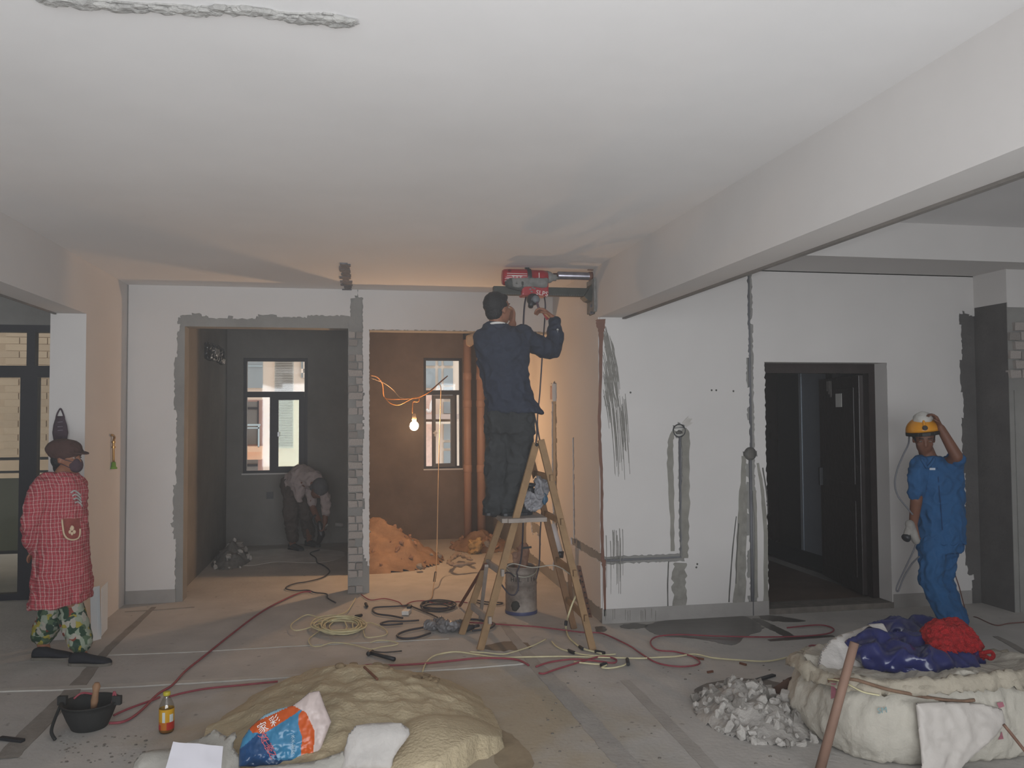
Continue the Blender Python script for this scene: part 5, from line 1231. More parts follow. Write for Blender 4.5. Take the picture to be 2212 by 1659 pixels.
# ------------------------------------------------------------------ left: bucket, bottle, profile strips, hung things
m_rub = mat('black_rubber', '#2a2a29', .75, .2, 12)
bc = fl(187, 1578); bc = Vector((bc.x, bc.y+.05, 0)); br = 57*dep(bc)/F
zt = aty(187, 1515, bc.y).z
bk = empty('rubber_bucket', bc, 'black rubber bucket with a wire bail on the left floor', 'bucket')
def bw(t): return .62+.38*t
prof = [(br*.60, 0), (br*.63, .004), (br*.78, zt*.35), (br*.93, zt*.75), (br*.99, zt*.97), (br*1.04, zt*.975), (br*1.04, zt), (br*.95, zt), (br*.88, zt*.75), (br*.72, zt*.32), (br*.58, .015)]
b = MB().lathe(bc, prof, 32); b.build('bucket_body', m_rub, bk, True)
for s_ in (-1, 1): MB().box((-.025, -.014, 0), (.025, .014, .05), R=cols(HR, HF, Vector((0, 0, 1))), c=bc+HR*s_*br*1.03+Vector((0, 0, zt-.02))).build('lug', m_rub, bk, bevel=.005)
MB().tube(smooth_path([bc-HR*br*1.04+Vector((0, 0, zt)), bc-HR*br*.95-HF*.10+Vector((0, 0, zt*.55)), bc-HR*br*.80-HF*.17+Vector((0, 0, .04)), bc-HR*br*.55-HF*.2+Vector((0, 0, .01))], 6), .009, 8).build('bail_handle', m_rub, bk, True)
MB().tube(smooth_path([bc-HR*br*.75+HF*.04+Vector((0, 0, zt)), bc-HR*br*.5+HF*.06+Vector((0, 0, zt+.025)), bc+HF*.05+Vector((0, 0, zt+.02))], 6), .006, 8).build('red_cord', m_redc, bk, True)
MB().tube(smooth_path([bc+HR*br*.85+Vector((0, 0, zt*.9)), bc+HR*br*.92+Vector((0, 0, zt+.05)), bc+HR*br*1.0+Vector((0, 0, zt+.02))], 6), .006, 8).build('red_cord', m_redc, bk, True)
MB().lathe(bc+HR*.03-HF*.02+Vector((0, 0, zt*.7)), [(.014, 0), (.02, .05), (.016, .1), (.022, .13), (.012, .15)], 12, (HR.x*.12, 0, 1)).build('trowel_handle', mat('wood_handle', '#8c6b50', .7, .15, 20), None, True, label='brown wooden tool handle standing in the rubber bucket', cat='handle')
# bottle
bo = fl(357, 1586); bo = Vector((bo.x, bo.y+.03, 0)); r_ = 15.5*dep(bo)/F; hb_ = aty(357, 1494, bo.y).z
bt = empty('drink_bottle', bo, 'clear drink bottle with yellow cap and red and yellow label', 'bottle')
hs = hb_
m_pet = glass('clear_bottle_plastic', (.85, .85, .82), .9, .08); m_ltea = mat('amber_drink', '#8a5a17', .2, .1, 5)
MB().lathe(bo, [(r_*.8, 0), (r_, .008), (r_, hs*.20), (r_*.96, hs*.22), (r_, hs*.24), (r_, hs*.60), (r_*.96, hs*.66), (r_*.75, hs*.76), (r_*.42, hs*.88), (r_*.38, hs*.93)], 24).build('bottle_body', m_pet, bt, True)
MB().lathe(bo, [(r_*.76, .003), (r_*.95, .01), (r_*.95, hs*.20)], 24).build('drink', m_ltea, bt, True)
MB().lathe(bo, [(r_*.46, hs*.91), (r_*.48, hs*.92), (r_*.48, hs*.99), (r_*.42, hs)], 18).build('cap', mat('yellow_cap', '#b2a52f', .5, .05), bt, True)
b = MB(); N_ = 32
mats_l = [mat('yellow_label', '#c9981c', .45, .08, 10), mat('red_label', '#b02f22', .45, .1, 10), mat('white_label', '#c7ccc8', .5, .05), mat('orange_label', '#b86a22', .45, .1)]
for k in range(N_):
    a0, a1 = 2*math.pi*k/N_, 2*math.pi*(k+1)/N_; am = (a0+a1)/2-math.atan2((CAM-bo).y, (CAM-bo).x); am = (am+math.pi) % (2*math.pi)-math.pi
    for j in range(8):
        z0, z1 = hs*(.10+j*.0625), hs*(.10+(j+1)*.0625); u = am
        mi = 1 if (j < 3 and u > .0) or (j < 2 and u < -.8) else (2 if (.35 < u < 1.0 and 3 <= j <= 5) or (-.55 < u < -.25 and 3 <= j <= 5) or (-.5 < u < -.2 and j == 6) else (3 if j < 3 else 0))
        b.mi = mi; P_ = lambda a, z: bo+Vector((math.cos(a)*r_*1.015, math.sin(a)*r_*1.015, z)); b.quad(P_(a0, z0), P_(a1, z0), P_(a1, z1), P_(a0, z1))
b.mi = 0; bmesh.ops.remove_doubles(b.bm, verts=b.bm.verts, dist=1e-5); b.build('label', mats_l, bt, True)
# white aluminium profile leaning on the column
m_prof = mat('white_profile_plastic', '#cfd2d3', .4, .04)
pf = empty('profile_offcut', fl(213, 1384), 'white U-shaped profile offcut leaning upright beside the woman', 'profile')
p0 = fl(197, 1386); q0 = J(194, 1270, 6.95); q1 = J(232, 1263, 7.04); p1 = fl(231, 1371); pm = fl(218, 1386)
up_ = (q0-p0)
def plate(b, a, c, upv, t=.004):
    n = (c-a).cross(upv).normalized()*t; b.prism([a, c, c+upv, a+upv], n); return b
p1b = Vector((p1.x, p1.y, 0))
e0, e1, e2 = p0, fl(218, 1380), fl(231, 1372)
up1 = J(219, 1268, 6.95)-e1
b = plate(plate(MB(), e0, e1, q0-e0), e1+Vector((0, 0, .02)), e2+Vector((0, 0, .05)), Vector((up1.x, up1.y, up1.z-.03)))
b.prism([e0+Vector((0, 0, 0)), e0+Vector((-.01, .05, 0)), e0+Vector((-.01, .05, 0))+(q0-e0), q0], (.004, .001, 0)); b.build('channel', m_prof, pf)
b = MB().bar(e0.lerp(e1, .75)-HF*.006, e0.lerp(e1, .75)-HF*.006+(q0-e0)*.98, .006, .005); b.build('ridge', m_prof, pf)
pp = empty('board_offcut', fl(185, 1375), 'dull white board offcut leaning behind the woman in plaid', 'board')
a_, c_ = fl(176, 1372)+Vector((0, .12, 0)), fl(193, 1368)+Vector((0, .12, 0)); plate(MB(), a_, c_, Vector((-.03, .15, .36)), .012).build('board', mat('dull_white_board', '#a9a39e', .7, .06), pp)
# purple mask hung on the column
m_mask2 = mat('purple_brown_mask_cloth', '#453640', .9, .25, 25)
hm = empty('hung_mask', J(130, 915, 6.98), 'dark purple cloth mask hanging by its loop on the white column', 'mask')
b = MB().loft([(J(130, 950, 6.97), HR*.052, HF*.014), (J(130, 935, 6.965), HR*.060, HF*.022), (J(130, 918, 6.965), HR*.052, HF*.022), (J(130, 903, 6.975), HR*.036, HF*.014), (J(130, 899, 6.98), HR*.032, HF*.008)], 20); b.crumple(.004, 30); b.build('mask_body', m_mask2, hm, True)
MB().tube(smooth_path([J(121, 903, 6.98), J(124, 893, 6.985), J(129, 884, 6.988), J(132, 884, 6.988), J(136, 893, 6.985), J(139, 903, 6.98)], 5), .006, 8).build('ear_loop', m_mask2, hm, True)
b = MB()
for y in (912, 922, 930): b.bar(J(125, y, 6.942), J(136, y-1, 6.942), .014, .006)
b.build('faded_print', mat('faded_grey_print', '#6f6670', .9, .2, 30), hm)
# brass level tube hanging on the orange-lit column face
bl_ = empty('brass_stub', atx(240, 975, XL), 'slim brass pipe stub with hooked top and green foot on the column side', 'pipe stub')
def A_(x, y, o=.02): p = atx(x, y, XL); return Vector((p.x+o, p.y, p.z))
m_brass = mat('worn_brass', '#a8844f', .35, .2, 20, metal=.7)
MB().tube(smooth_path([A_(236, 940), A_(240, 941), A_(242, 946), A_(240, 956), A_(240, 1000)], 5), .010, 10).build('rod', m_brass, bl_, True)
b = MB()
for y in (955, 966): b.lathe(A_(240, y), [(.016, -.008), (.016, .008)], 12)
b.build('collar', m_brass, bl_)
MB().lathe(A_(240, 1013), [(.030, 0), (.030, .012), (.020, .02), (.016, .06)], 14).build('foot', mat('bright_green_foot', '#6f9a35', .5, .1), bl_, True)
# ------------------------------------------------------------------ lamp room: bulb, wires, pipes, rubble
lb = empty('light_bulb', BULB, 'bare lit bulb hanging from orange wires in the lamp room', 'lamp')
MB().ball(BULB, .046, (1, 1, 1.1), seg=20, rings=14).build('bulb_glass', emit('glowing_bulb', (1, .58, .29), 690), lb, True)
MB().lathe(BULB+Vector((0, 0, .045)), [(.02, 0), (.024, .02), (.02, .075), (.012, .09)], 14).build('socket', mat('pale_bulb_socket', '#c4ab8c', .5, .05), lb, True)
m_ow = mat('orange_flex', '#b3763a', .6, .1, 10); m_pw = mat('pale_flex', '#ab9276', .6, .1, 10)
Yu = BULB.y
cable('lamp_flex', [J(801, 811, 8.45), J(815, 815, 8.6), J(826, 830, 8.9), J(829, 856, Yu), J(840, 862, Yu), J(870, 862, Yu), J(890, 861, Yu), J(905, 858, Yu), J(930, 845, Yu), J(950, 826, Yu), J(967, 812, Yu)], .006, m_ow, 'orange flex running past the bulb to the stick by the window')
cable('lamp_flex', [J(829, 856, Yu), J(842, 870, Yu), J(860, 875, Yu), J(880, 866, Yu), J(893, 859, Yu), J(905, 860, Yu), J(903, 868, Yu), J(893, 868, Yu), J(891, 880, Yu), J(891, 893, Yu)], .0055, m_ow, 'looped orange flex that drops to the bulb socket')
cable('lamp_flex', [J(802, 817, 8.45), J(830, 828, 8.8), J(850, 843, Yu), J(862, 857, Yu), J(875, 862, Yu)], .004, m_pw, 'thin pale flex running down towards the bulb loops')
MB().bar(J(926, 847, Yu), J(967, 812, Yu), .014, .012).build('hook_stick', m_stick, None, label='thin dark stick that the lamp flex is tied to', cat='stick')
cable('drop_wire', [J(946, 829, Yu), J(952, 836, Yu), J(952, 870, Yu), J(949, 960, Yu), J(946, 1080, Yu-.05), J(944, 1180, Yu-.2), J(942, 1232, 8.4), fl(936, 1268, .03), fl(933, 1290, .012), fl(920, 1302, .012)], .0055, m_pw, 'long pale wire dropping from the stick to the floor cables')
MB().cyl(J(941, 1236, 8.38), J(938, 1256, 8.3), .012, None, 8).build('wire_joint', m_tape, bpy.data.objects['drop_wire'])
m_pvc = mat('pinkish_pvc_pipe', '#a98470', .5, .06, 4)
def drain(x0, x1, y0, y1, w_, label, cap=False):
    Yp = 11.2; a, c = J(x0, y0, Yp), J(x1, y1, Yp); c = Vector((c.x, c.y, max(c.z, .0))); r = w_*dep(a)/F/2
    o = empty('drain_pipe', (c.x, c.y, 0), label, 'pipe', 'soil pipes in the lamp room')
    MB().cyl(Vector((c.x, Yp, 0)), Vector((c.x, Yp, a.z)), r, None, 20).build('pipe', m_pvc, o, True)
    for y in (813, 872, 1012):
        z = J(x0, y, Yp).z
        if z < a.z: MB().lathe((c.x, Yp, z), [(r*1.02, -.05), (r*1.10, -.045), (r*1.10, .045), (r*1.02, .05)], 20).build('collar', m_pvc, o, True)
    return o, a, r, c
o, a, r, c = drain(1004, 1011, 726, 1154, 17, 'soil pipe with black capped top next to the lamp room window')
MB().lathe((c.x, 11.2, a.z), [(r*1.08, -.05), (r*1.08, .05), (r*.8, .06)], 20).build('cap', m_dark, o, True)
drain(1030, 1040, 712, 1150, 18, 'soil pipe behind the man in navy')[0]
for k in (0,):
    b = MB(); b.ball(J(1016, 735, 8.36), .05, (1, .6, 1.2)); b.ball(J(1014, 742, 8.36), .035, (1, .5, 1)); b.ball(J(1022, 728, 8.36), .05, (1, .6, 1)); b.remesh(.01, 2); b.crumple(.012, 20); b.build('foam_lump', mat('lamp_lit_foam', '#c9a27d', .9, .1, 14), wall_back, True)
def mound(name, c, rx, ry, h, m, label, cat, seed=0, res=44, rough=.05, prof=1.35, base=0.0, parent=None, xlim=(-99, 99), pw=1.15):
    b = MB(); rows = {}
    for i in range(res+1):
        for j in range(res+1):
            u, v = i/res*2-1, j/res*2-1; d = math.sqrt(u*u+v*v)
            if pw > 1.5: d *= 1+.22*noise.noise(Vector((math.atan2(v, u)*1.1, 2.2, seed)))+.05*noise.noise(Vector((u*6, v*6, seed)))
            if d > 1.02: continue
            x, y = max(xlim[0], min(xlim[1], c[0]+u*rx)), c[1]+v*ry
            z = h*max(0, 1-min(1, d))**(1/prof)*(1 if d < 1 else 0)
            z = h*(1-min(1, d)**pw)*(1+(.35 if pw < 1.5 else .16)*noise.fractal(Vector((x*2.2, y*2.2, seed)), 1, 2, 3)) + (noise.fractal(Vector((x*9, y*9, seed+3)), 1, 2, 3)*rough*min(1, (1-d)*4) if d < 1 else 0)
            if pw > 1.5:
                q_ = math.hypot((x-.42)/.42, (y-4.28)/.5); z = max(z, .17*(1-q_**1.6)+.02*noise.noise(Vector((x*5, y*5, 1)))*(1-q_) if q_ < 1 else 0)
            rows[i, j] = b.v((x, y, max(base, z) if d < .985 else -.004))
    for i in range(res):
        for j in range(res):
            q = [rows.get(t) for t in ((i, j), (i+1, j), (i+1, j+1), (i, j+1))]
            if all(q): b.face(q)
    o = b.build(name, m, parent, True, label=label, cat=cat); return o
blot('damp_patch', [(1030,1560),(1080,1575),(1120,1600),(1150,1640),(1140,1672),(1090,1675),(1060,1620)], mat('damp_sandy_floor', '#92836c', .9, .25, 7), seed=12)
def rock_meshes(n, mats, seed=0):
    out = []; random.seed(seed)
    for k in range(n):
        b = MB().ball((0, 0, 0), .5, (1, random.uniform(.6, .95), random.uniform(.45, .8)), seg=6, rings=4)
        for v_ in b.bm.verts: v_.co += v_.co.normalized()*random.uniform(-.13, .13)
        o = b.build('chunk', mats[k % len(mats)]); out.append(o.data); bpy.data.objects.remove(o)
    return out
m_dirt = mat('reddish_rubble_dirt', '#8a6f58', .95, .3, 5, .4, 20); m_r1 = mat('brick_rubble', '#94735c', .9, .2, 9); m_r2 = mat('grey_rubble', '#85807a', .9, .2, 9); m_r3 = mat('white_plaster_rubble', '#a6a19b', .9, .15, 9)
rk = rock_meshes(6, [m_r1, m_r2, m_r1], 4); rkw = rock_meshes(6, [m_r2, m_r3, m_r3], 6)
def heap(name, c, rx, ry, h, m, label, n, meshes, smin, smax, seed, rough=.05, xlim=(-99, 99)):
    o = empty(name, (c[0], c[1], 0), label, 'rubble heap'); mo = mound('dirt_mound', c, rx, ry, h, m, None, None, seed, 36, rough, parent=o, xlim=xlim)
    random.seed(seed)
    bm = bmesh.new(); bm.from_mesh(mo.data); bv_ = BVHTree.FromBMesh(bm); off = WT[o.name]
    for k in range(n):
        a = random.random()*6.283; d = math.sqrt(random.random())*1.05; x, y = c[0]+rx*d*math.cos(a), c[1]+ry*d*math.sin(a)
        if not xlim[0]+.03 < x < xlim[1]-.03: continue
        hit = bv_.ray_cast(Vector((x, y, 3))-off, Vector((0, 0, -1))); s_ = random.uniform(smin, smax)*random.uniform(.6, 1.2)
        z = max(0, hit[0].z if hit[0] is not None else 0)+s_*.18
        inst(random.choice(meshes), 'chunk', o, (x, y, z), (random.random()*6, random.random()*6, random.random()*6), (s_, s_, s_))
    bm.free(); return o
heap('rubble_heap', (.26, 9.95, 0), .80, .80, .44, m_dirt, 'heap of brown rubble and sand in the lamp room', 80, rk, .03, .09, 8, .06, (.125, 9))
heap('rubble_heap', (1.62, 10.7, 0), .42, .5, .2, m_dirt, 'low dark rubble at the back of the lamp room behind the ladder', 34, rk, .03, .12, 12, .05, (-9, 1.985))
heap('rubble_heap', (-1.42, 10.3, 0), .22, .55, .22, mat('grey_rubble_dirt', '#6f6d6a', .95, .2, 8, .3), 'grey rubble heap along the side wall of the dark room', 26, rkw, .03, .1, 15, .05, (-1.655, 9))
p = fl(905, 1236); inst(rk[1], 'stone', bpy.data.objects['wall_back'], (p.x, p.y, .03), (.3, .4, 1), (.11, .09, .09)); s_ = bpy.data.objects['stone']; s_.parent = None; s_.location = (p.x, p.y, .03); tag(s_, 'lone dark stone on the lamp room floor', 'stone')
b = MB(); pz = J(1028, 1185, 10.2)
for (x, y, r) in ((1022, 1176, .06), (1030, 1184, .07), (1022, 1192, .06), (1034, 1172, .05)): b.ball(J(x, y, 10.2), r)
b.remesh(.014, 1); b.crumple(.03, 12, 4, .06); o = b.build('paper_ball', mat('crumpled_tan_paper', '#a68a5f', .9, .2, 14), None, True, label='crumpled tan paper lying on the low rubble left of the ladder', cat='paper')
b = MB()
for (x0, y0, x1, y1) in ((968, 1215, 990, 1195), (990, 1195, 1020, 1210), (968, 1215, 978, 1222), (978, 1222, 1030, 1216)): b.bar(fl(x0, y0, .10), fl(x1, y1, .10), .05, .03)
b.remesh(.014, 2); b.crumple(.02, 12, 2); b.build('clear_film', mat('dusty_clear_film', '#8c7f74', .4, .2, 9), None, True, label='rumpled clear film on the lamp room rubble', cat='film')
# dark room: wrapped vent hole, socket hole
m_film = mat('black_shiny_film', '#1f2022', .2, .2, 10, .3, 12, coat=.5)
vt = empty('vent_cover', atx(458, 762, -1.66), 'square vent hole wrapped in shiny black film high on the dark room wall', 'vent')
XS = -1.66; va, vb = atx(441, 762, XS).y, atx(476, 762, XS).y; vz0, vz1 = atx(458, 779, XS).z, atx(458, 746, XS).z
b = MB().box((XS-.01, va, vz0), (XS+.05, vb, vz1)); b.remesh(.02, 1); b.crumple(.02, 12, 3, .05); b.build('film', m_film, vt, True)
ym, zm = (va+vb)/2, (vz0+vz1)/2
MB().box((XS+.045, ym-.18, zm-.02), (XS+.062, ym+.10, zm+.05)).build('white_hole', mat('pale_vent_pipe', '#b5b3b1', .6, .05), vt, bevel=.004)
blot('dust_patch', [(470,1203),(540,1192),(600,1186),(680,1186),(740,1192),(735,1206),(680,1216),(600,1214),(540,1222),(490,1218)], mat('pale_plaster_dust', '#c6c3bf', .95, .12, 5), seed=31)
c = aty(583, 1070, YF); MB().box((c.x-.045, YF-.006, c.z-.045), (c.x+.045, YF+.001, c.z+.045)).build('socket_hole', m_dark, bpy.data.objects['wall_rear_dark_room'])
MB().cyl(J(724, 1133, 10.9), J(742, 1134, 10.9), .03, None, 10).build('wall_pipe', mat('pale_grey_pipe', '#8e8a87', .6, .05), None, True, label='short pale pipe stub on the partition right of the bent man', cat='pipe')
# wall boxes
def jbox(x, y, label, open_):
    p = aty(x, y, YR); o = empty('junction_box', (p.x, YR-.02, p.z), label, 'junction box')
    c = (p.x, YR-.014, p.z)
    if open_:
        MB().lathe((p.x, YR+.0, p.z), [(.057, 0), (.057, .014), (.049, .016), (.049, .004)], 28, (0, -1, 0), cap=False).build('ring', m_dark, o, True)
        MB().lathe((p.x, YR, p.z), [(.05, 0), (.05, .002)], 28, (0, -1, 0)).build('box_back', mat('white_box_plastic', '#c9c6c0', .5, .1, 20), o, True)
        b = MB(); b.ball((p.x+.008, YR-.004, p.z-.014), .03, (1.2, .25, .6)); b.crumple(.01, 40); b.build('mortar_lump', m_wet, o, True)
        MB().bar((p.x-.045, YR-.012, p.z+.022), (p.x+.045, YR-.012, p.z+.026), .006, .004).build('strap', m_dark, o)
    else:
        MB().lathe((p.x, YR, p.z), [(.057, 0), (.057, .014), (.03, .026), (.004, .028)], 28, (0, -1, 0)).build('ring', m_wet, o, True)
        b = MB()
        for k in range(4): b.bar((p.x-.02+k*.012, YR-.028, p.z-.04), (p.x-.02+k*.012, YR-.028, p.z+.04), .004, .004)
        b.build('scored_mortar', m_cement_shadow, o)
jbox(1466, 930, 'open round wall box with a white back on the right wall', True)
jbox(1619, 980, 'mortar-filled round wall box beside the entrance door', False)
def C_(x, y, o=.0): p = atx(x, y, XP); return Vector((XP-o, p.y, p.z))
a_, c_ = C_(1190, 868), C_(1209, 828)
eb = empty('wall_box', (XP-.01, (a_.y+c_.y)/2, a_.z), 'white rectangular wall box half set in the chase on the orange-lit pier', 'wall box')
y0, y1 = min(a_.y, c_.y), max(a_.y, c_.y); y0, y1 = CH[0]-.06, CH[0]+.07
MB().box((XP-.05, y0, a_.z), (XP+.01, y1, c_.z)).build('box', mat('white_box_steel', '#c8c4c0', .5, .05), eb, bevel=.004)
MB().box((XP-.053, y0+.012, a_.z+.02), (XP-.05, y1-.05, c_.z-.02)).build('torn_label', mat('torn_pink_label', '#a98f88', .8, .3, 30), eb)
b = MB().box((XP-.012, CH[0]-.045, .3), (XP+.0, CH[0]+.045, a_.z-.02)).box((XP-.012, CH[0]-.06, c_.z+.02), (XP, CH[0]+.06, 2.03))
b.remesh(.02, 1); b.crumple(.012, 14); b.build('chase_mortar', m_wet, wall_center, True)
MB().cyl(J(1192, 1132, 7.55), J(1208, 1192, 7.5), .035, None, 14).build('pipe_stub', mat('white_pvc', '#c7c3c3', .4, .05), wall_center, True)
MB().lathe(J(1209, 1197, 7.5), [(.038, -.03), (.038, .03)], 14, (.15, 0, 1)).build('stopper', m_dark, bpy.data.objects['pipe_stub'], True)

# ------------------------------------------------------------------ sand heap and sacks in the foreground
m_sand = mat('damp_yellow_sand', '#b1a183', .95, .16, 3, .5, 60, col2='#c2b294')
sp = mound('sand_heap', (.0, 4.82, 0), .78, .98, .225, m_sand, 'heap of yellow sand in the foreground between the sacks', 'sand heap', 2, 100, .022, pw=1.7)
def mound_z(o, x, y):
    me = o.data; q = Vector((x, y, 0))-WT[o.name]
    best = min(me.vertices, key=lambda v_: (v_.co.x-q.x)**2+(v_.co.y-q.y)**2); return best.co.z+WT[o.name].z
for k in range(10):
    x, y = .2+random.uniform(-.3, .3), 5.15+random.uniform(-.18, .2); b = MB().ball((x, y, mound_z(sp, x, y)+.005), random.uniform(.015, .035), (1.3, 1, .6), seg=7, rings=5)
    b.crumple(.01, 20); b.build('clod', mat('damp_sand_clod', '#86745a', .95, .2, 14) if k == 0 else bpy.data.materials['damp_sand_clod'], sp)
cable('bent_wire', [(.06, 5.05, mound_z(sp, .06, 5.05)+.008), (.10, 4.95, mound_z(sp, .10, 4.95)+.012), (.13, 4.85, mound_z(sp, .13, 4.85)+.008)], .008, m_stick, 'short brown twig stuck in the sand heap', cat='twig')
def pillow(poly, Y, T, tilt, res=.016, seed=0, wr=.012, fr_=14, slant=0.0):
    """a soft bag: outline given where it is seen, on its own plane at depth Y, tilted back, with real thickness T"""
    P2 = [aty(x, y, Y) for x, y in poly]
    for _ in range(8):
        z0_, x0_ = min(p.z for p in P2), min(p.x for p in P2); P2 = [aty(x, y, Y+(p.z-z0_)*tilt+(p.x-x0_)*slant) for (x, y), p in zip(poly, P2)]
    xs = [p.x for p in P2]; zs = [p.z for p in P2]; q = [(p.x, p.z) for p in P2]
    def inside(x, z):
        r = False; j = len(q)-1
        for i in range(len(q)):
            if (q[i][1] > z) != (q[j][1] > z) and x < (q[j][0]-q[i][0])*(z-q[i][1])/(q[j][1]-q[i][1])+q[i][0]: r = not r
            j = i
        return r
    def dist(x, z):
        m = 9
        for i in range(len(q)):
            ax_, az = q[i-1]; bx, bz = q[i]; dx, dz = bx-ax_, bz-az; t = max(0, min(1, ((x-ax_)*dx+(z-az)*dz)/(dx*dx+dz*dz+1e-9))); m = min(m, math.hypot(x-ax_-dx*t, z-az-dz*t))
        return m
    b = MB(); F_, B_ = {}, {}; nx = int((max(xs)-min(xs))/res)+2; nzn = int((max(zs)-min(zs))/res)+2; zb_ = min(zs)
    import itertools
    pts = {}
    for i in range(nx+1):
        for j in range(nzn+1):
            pts[i, j] = (min(xs)+(i-.5)*res, zb_+(j-.5)*res)
    ok = {k: inside(*v_) for k, v_ in pts.items()}
    cells = [(i, j) for i in range(nx) for j in range(nzn) if sum(ok[t] for t in ((i, j), (i+1, j), (i, j+1), (i+1, j+1))) >= 2]
    def mk(k):
        if k in F_: return
        x, z = pts[k]
        if not ok[k]:
            # pull outside corners to the outline
            best = None; bd = 9
            for i in range(len(q)):
                ax_, az = q[i-1]; bx, bz = q[i]; dx, dz = bx-ax_, bz-az; t = max(0, min(1, ((x-ax_)*dx+(z-az)*dz)/(dx*dx+dz*dz+1e-9))); d = math.hypot(x-ax_-dx*t, z-az-dz*t)
                if d < bd: bd = d; best = (ax_+dx*t, az+dz*t)
            x, z = best; d = 0
        else: d = dist(x, z)
        h = T*math.sqrt(max(0, 1-(1-min(1, d/T/1.3))**2)); yy = Y+(z-zb_)*tilt+(x-min(xs))*slant
        w_ = noise.fractal(Vector((x*fr_, z*fr_, seed)), 1, 2, 3)*wr*min(1, d/.02)
        F_[k] = b.v((x, yy-h*.6+w_, z)); B_[k] = b.v((x, yy+h*.4+.002, z)) if d > 0 else F_[k]
    faces = []
    for (i, j) in cells:
        ks = [(i, j), (i+1, j), (i+1, j+1), (i, j+1)]
        for k in ks: mk(k)
        f = b.face([F_[k] for k in ks]); faces.append((f, (sum(pts[k][0] for k in ks)/4, sum(pts[k][1] for k in ks)/4)))
        r = []
        for k in ks[::-1]:
            if B_[k] not in r: r.append(B_[k])
        if len(r) > 2: b.face(r)
    for v_ in b.bm.verts: v_.co.z = max(v_.co.z, .003)
    return b, faces
def inpoly(x, y, q):
    r = False; j = len(q)-1
    for i in range(len(q)):
        if (q[i][1] > y) != (q[j][1] > y) and x < (q[j][0]-q[i][0])*(y-q[i][1])/(q[j][1]-q[i][1]+1e-9)+q[i][0]: r = not r
        j = i
    return r
def px_of(p):
    d = Vector(p)-CAM; z = d.dot(FWD); return 1106+F*d.dot(RT)/z, 829.5-F*d.dot(UP)/z
m_blu = mat('glossy_blue_print', '#3a7a9f', .3, .15, 8, coat=.3); m_dkb = mat('deep_blue_print', '#1d4470', .3, .3, 9, coat=.3); m_org = mat('orange_print', '#c2551f', .35, .08, 8, coat=.3); m_wpl = mat('white_film_lining', '#c9b9b4', .45, .06, 9); m_redp = mat('red_print', '#b5303c', .4, .05); m_lb = mat('pale_blue_print', '#8fb3c4', .4, .1, 8)
poly = [(516,1655),(517,1620),(524,1595),(540,1572),(570,1545),(600,1532),(632,1524),(645,1515),(668,1496),(690,1492),(700,1520),(716,1559),(700,1600),(688,1632),(678,1640),(640,1648),(600,1656),(560,1656)]
b, fs = pillow(poly, 4.17, .09, .55, .0034, 3, .014, 16)
zones = [([(632,1524),(668,1490),(692,1488),(720,1560),(700,1602),(680,1642),(676,1640),(680,1580),(662,1540),(650,1533)], 4), ([(536,1572),(560,1556),(630,1524),(640,1516),(650,1532),(640,1540),(600,1566),(570,1584),(545,1583)], 2),
         ([(645,1545),(655,1532),(676,1555),(682,1580),(680,1640),(650,1640),(652,1590),(645,1570)], 2), ([(556,1584),(575,1584),(590,1620),(600,1640),(560,1625),(540,1600)], 1), ([(516,1660),(516,1620),(540,1600),(560,1625),(600,1642),(650,1640),(640,1660)], 1), ([(560,1545),(632,1520),(636,1524),(560,1556)], 5)]
for f, (x, z) in fs:
    if f is None: continue
    c = f.calc_center_median(); X, Yp = px_of(c); f.material_index = 0
    for zq, mi in zones:
        if inpoly(X, Yp, zq): f.material_index = mi; break
bm_bv = BVHTree.FromBMesh(b.bm)
cb = b.build('cement_bag', [m_blu, m_dkb, m_org, m_redp, m_wpl, m_lb], None, True, label='torn orange and blue printed plastic bag lying on the sand heap', cat='bag')
def on_bag(name, s, size, x, y, ang, m, par, bv_):
    p = snap(bv_, x, y, .006)
    if p is None: return
    n = -ray(x, y).normalized(); u = RT*math.cos(ang)+UP*math.sin(ang); v_ = n.cross(u); u = v_.cross(n)
    text_mesh(name, s, size, m, par, p, cols(u, v_, n), thick=.0008)
for ch, x, y in (('家', 568, 1573), ('彩', 594, 1558)): on_bag('lettering', ch, .055, x, y, .5, m_white, cb, bm_bv)
for ch, x, y in (('文', 567, 1592), ('石', 574, 1604), ('瓷', 581, 1617), ('之', 588, 1629)): on_bag('lettering', ch, .042, x, y, -1.0, m_redp, cb, bm_bv)
for k, ch in enumerate('水不泥胶'): on_bag('lettering', ch, .022, 633, 1592+k*11, 0, mat('pale_ink', '#a9c0cc', .6, .05) if k == 0 else bpy.data.materials['pale_ink'], cb, bm_bv)
m_wov = mat('white_woven_sack', '#bdb8b3', .8, .08, 10, .2, 70); m_wov2 = mat('grey_white_sack', '#a8a49c', .85, .1, 8, .25, 60)
poly = [(738,1662),(742,1625),(748,1605),(752,1585),(768,1567),(800,1562),(840,1560),(868,1562),(884,1574),(886,1586),(874,1604),(862,1618),(850,1640),(845,1662)]
b, fs = pillow(poly, 4.02, .05, .6, .012, 7, .016, 18); o = b.build('woven_sack', m_wov, None, True, label='translucent white sack standing up at the right of the printed bag', cat='sack')
poly = [(286,1664),(290,1645),(300,1630),(325,1620),(370,1616),(400,1605),(440,1592),(465,1574),(478,1584),(490,1592),(508,1578),(512,1592),(500,1610),(516,1630),(520,1660),(510,1672)]
b, fs = pillow(poly, 4.16, .08, .9, .013, 9, .03, 12); b.build('woven_sack', m_wov2, None, True, label='crumpled grey white sack under the white paper sheet', cat='sack')
poly = [(500,1672),(560,1654),(600,1652),(650,1648),(690,1642),(715,1632),(742,1622),(752,1632),(742,1660),(740,1680),(500,1690)]
